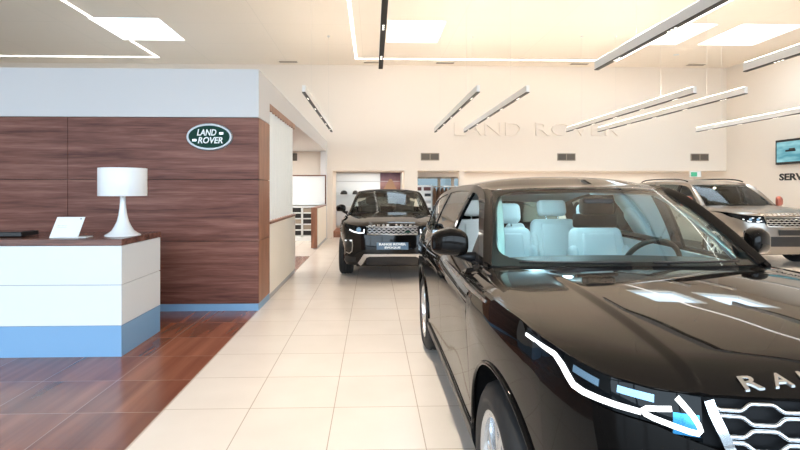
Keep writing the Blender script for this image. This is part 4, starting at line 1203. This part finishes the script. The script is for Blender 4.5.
po = thing('picture', 'square framed picture of a glowing road under a purple dusk sky', 'picture', (.62, 17.86, 1.55))
def poster_mat():
    m, nt, b = newmat('dusk_picture'); L = nt.links.new
    tc = nt.nodes.new('ShaderNodeTexCoord'); sp = nt.nodes.new('ShaderNodeSeparateXYZ'); L(tc.outputs['Generated'], sp.inputs[0])
    cr = nt.nodes.new('ShaderNodeValToRGB'); e = cr.color_ramp.elements
    e[0].position = 0; e[0].color = (.10, .05, .06, 1); e[1].position = 1; e[1].color = (.10, .045, .075, 1)
    for p, c in ((.35, (.22, .11, .10)), (.55, (.30, .17, .17)), (.75, (.16, .08, .10))):
        q = e.new(p); q.color = (*c, 1)
    nz = nt.nodes.new('ShaderNodeTexNoise'); nz.inputs['Scale'].default_value = 9; L(tc.outputs['Generated'], nz.inputs['Vector'])
    ad = nt.nodes.new('ShaderNodeMath'); ad.operation = 'MULTIPLY_ADD'; ad.inputs[1].default_value = .3; L(nz.outputs['Fac'], ad.inputs[0]); L(sp.outputs[2], ad.inputs[2])
    L(ad.outputs[0], cr.inputs['Fac']); L(cr.outputs[0], b.inputs['Base Color']); b.inputs['Roughness'].default_value = .5
    return m
bobj('print', bx(-.36, .36, 0, .03, .0, .62), poster_mat(), po)
V = [Vector(p) for p in ((-.26, -.004, .02), (.24, -.004, .02), (.05, -.004, .40), (-.03, -.004, .40))]
obj('road', V, [(0, 1, 2, 3)], mat('road_gold', (.30, .18, .11), .6), po, smooth=False, solid=.002)
rk = thing('display_rack', 'white display rack with dark red topped cards beside the shelving post', 'rack', (1.72, 17.2, 0))
bobj('panel', bx(-.26, .30, 0, .05, .05, 1.72), M['white'], rk)
for x in (-.19, .13):
    bobj('header_card', bx(x-.11, x+.13, -.03, -.02, 1.54, 1.66), M['red'], rk)
for k in range(4):
    s_ = bobj('pocket', bx(-.24, .28, -.07, 0, .55 + .24*k, .62 + .24*k), M['badgewhite'], rk)
    bobj('leaflet', bx(.05, .26, -.05, -.02, .62 + .24*k, .72 + .24*k), M['black' if k % 2 else 'grey'], s_)
bobj('foot', bx(-.26, .30, -.2, .2, 0, .05), M['grey'], rk)
cr_ = thing('clothes_rail', 'clothes rail in front of the recess window', 'clothes rail', (2.52, 17.1, 0))
V, Fc = [], []
for x in (-.48, .48): tubevf([(x, 0, .03), (x, 0, 1.70)], .015, 8, V=V, Fc=Fc); tubevf([(x, -.22, .03), (x, .22, .03)], .018, 8, V=V, Fc=Fc)
tubevf([(-.48, 0, 1.68), (.48, 0, 1.68)], .015, 8, V=V, Fc=Fc)
obj('frame', V, Fc, M['satin'], cr_)
for k in range(7):
    x = 2.10 + k*.135
    j = thing('jacket', 'brown jacket on the clothes rail, ' + ['leftmost', 'second from left', 'third from left', 'middle', 'third from right', 'second from right', 'rightmost'][k], 'jacket', (x, 17.1, .70), 'brown jackets on the clothes rail')
    V, Fc = [], []
    rows = []
    for z, wd, th in ((0, .24, .062), (.3, .23, .066), (.6, .235, .066), (.80, .22, .062), (.90, .12, .04), (.94, .05, .03)):
        rows.append([Vector((th*math.cos(a), wd*math.sin(a), z)) for a in linsp(0, 2*PI, 17)])
    V, Fc = gridvf(rows); obj('body', V, Fc, M['jacket'], j)
    V, Fc = tubevf([(0, 0, .92), (0, .0, .965), (0, .02, .985)], .006, 6); obj('hook', V, Fc, M['satin'], j)
ex = thing('exit_sign', 'small white and green exit sign hanging beyond the silver suv roof', 'sign', (10.55, 16.1, 1.98))
bobj('housing', bx(-.22, .14, -.03, .03, .0, .19, .004), M['badgewhite'], ex)
bobj('green_panel', bx(-.20, .0, -.036, -.03, .02, .16), emis('exit_green', (.12, .55, .32), .7), ex)
V, Fc = tubevf([(-.1, 0, .18), (-.1, 0, .215)], .012, 8); obj('bracket', V, Fc, M['white'], ex)

# ------------------------------------------------------------------ light
w = bpy.data.worlds.new('sky'); scene.world = w; w.use_nodes = True
bg = w.node_tree.nodes['Background']; bg.inputs['Color'].default_value = (.70, .86, 1.0, 1); bg.inputs['Strength'].default_value = 5.0
po_ = bpy.data.lights.new('front_glazing_portal', 'AREA'); po_.shape = 'RECTANGLE'; po_.size = XR - XL; po_.size_y = HC; po_.cycles.is_portal = True
o = bpy.data.objects.new('front_glazing_portal', po_); link(o); o.location = ((XL+XR)/2, YF-.12, HC/2); o.rotation_euler = (PI/2, 0, 0)
# lamp spots of the hanging bars
for x, ya, yb, lb, row in PEND:
    for k in range(2 if x > -1 else 0):
        y = lerp(ya, yb, .25 + .5*k)
        l = bpy.data.lights.new('pendant_spot', 'SPOT'); l.energy = 150; l.color = (1.0, .88, .72); l.spot_size = 1.9; l.spot_blend = .9; l.shadow_soft_size = .04
        o = bpy.data.objects.new('pendant_spot', l); link(o); o.location = (x, y, ZP - .05)

# lamps under the low ceilings of the bay and of the back recess
for nm, x, y, z, sx, sy_, e in (('bay_lamp', -3.2, 10.0, 2.77, 1.6, 5.0, 100), ('bay_lamp', -2.9, 14.2, 2.77, 1.2, 2.0, 50), ('recess_lamp', .0, 17.2, 2.17, 2.0, .5, 11), ('recess_lamp', 6.5, 17.2, 2.17, 8.5, .5, 40)):
    l = bpy.data.lights.new(nm, 'AREA'); l.shape = 'RECTANGLE'; l.size = sx; l.size_y = sy_; l.energy = e; l.color = (1.0, .93, .84)
    o = bpy.data.objects.new(nm, l); link(o); o.location = (x, y, z)

# added fill lights in the front car's cabin, to brighten the seats
for y in (2.55, 3.35):
    l = bpy.data.lights.new('cabin_fill', 'POINT'); l.energy = 3.2; l.color = (.85, .96, 1.0); l.shadow_soft_size = .05
    o = bpy.data.objects.new('cabin_fill', l); link(o); o.location = (1.43, 1.21 + y, 1.53)

# ------------------------------------------------------------------ camera
cam = bpy.data.cameras.new('camera'); co = bpy.data.objects.new('camera', cam); link(co)
cam.sensor_width = 36; cam.lens = 503 / 800 * 36
cam.shift_x = 12 / 800; cam.shift_y = -35 / 800; cam.clip_start = .05
co.location = (0, 0, 1.56); co.rotation_euler = (PI/2, 0, -math.radians(1.72))
scene.camera = co
vs = scene.view_settings; vs.view_transform = 'Standard'; vs.look = 'None'; vs.gamma = 1; vs.exposure = 0.55; vs.use_curve_mapping = False
cy = scene.cycles
cy.use_denoising = True; cy.max_bounces = 10; cy.diffuse_bounces = 5; cy.glossy_bounces = 5; cy.transparent_max_bounces = 16
cy.sample_clamp_indirect = 6; cy.caustics_reflective = False; cy.caustics_refractive = False
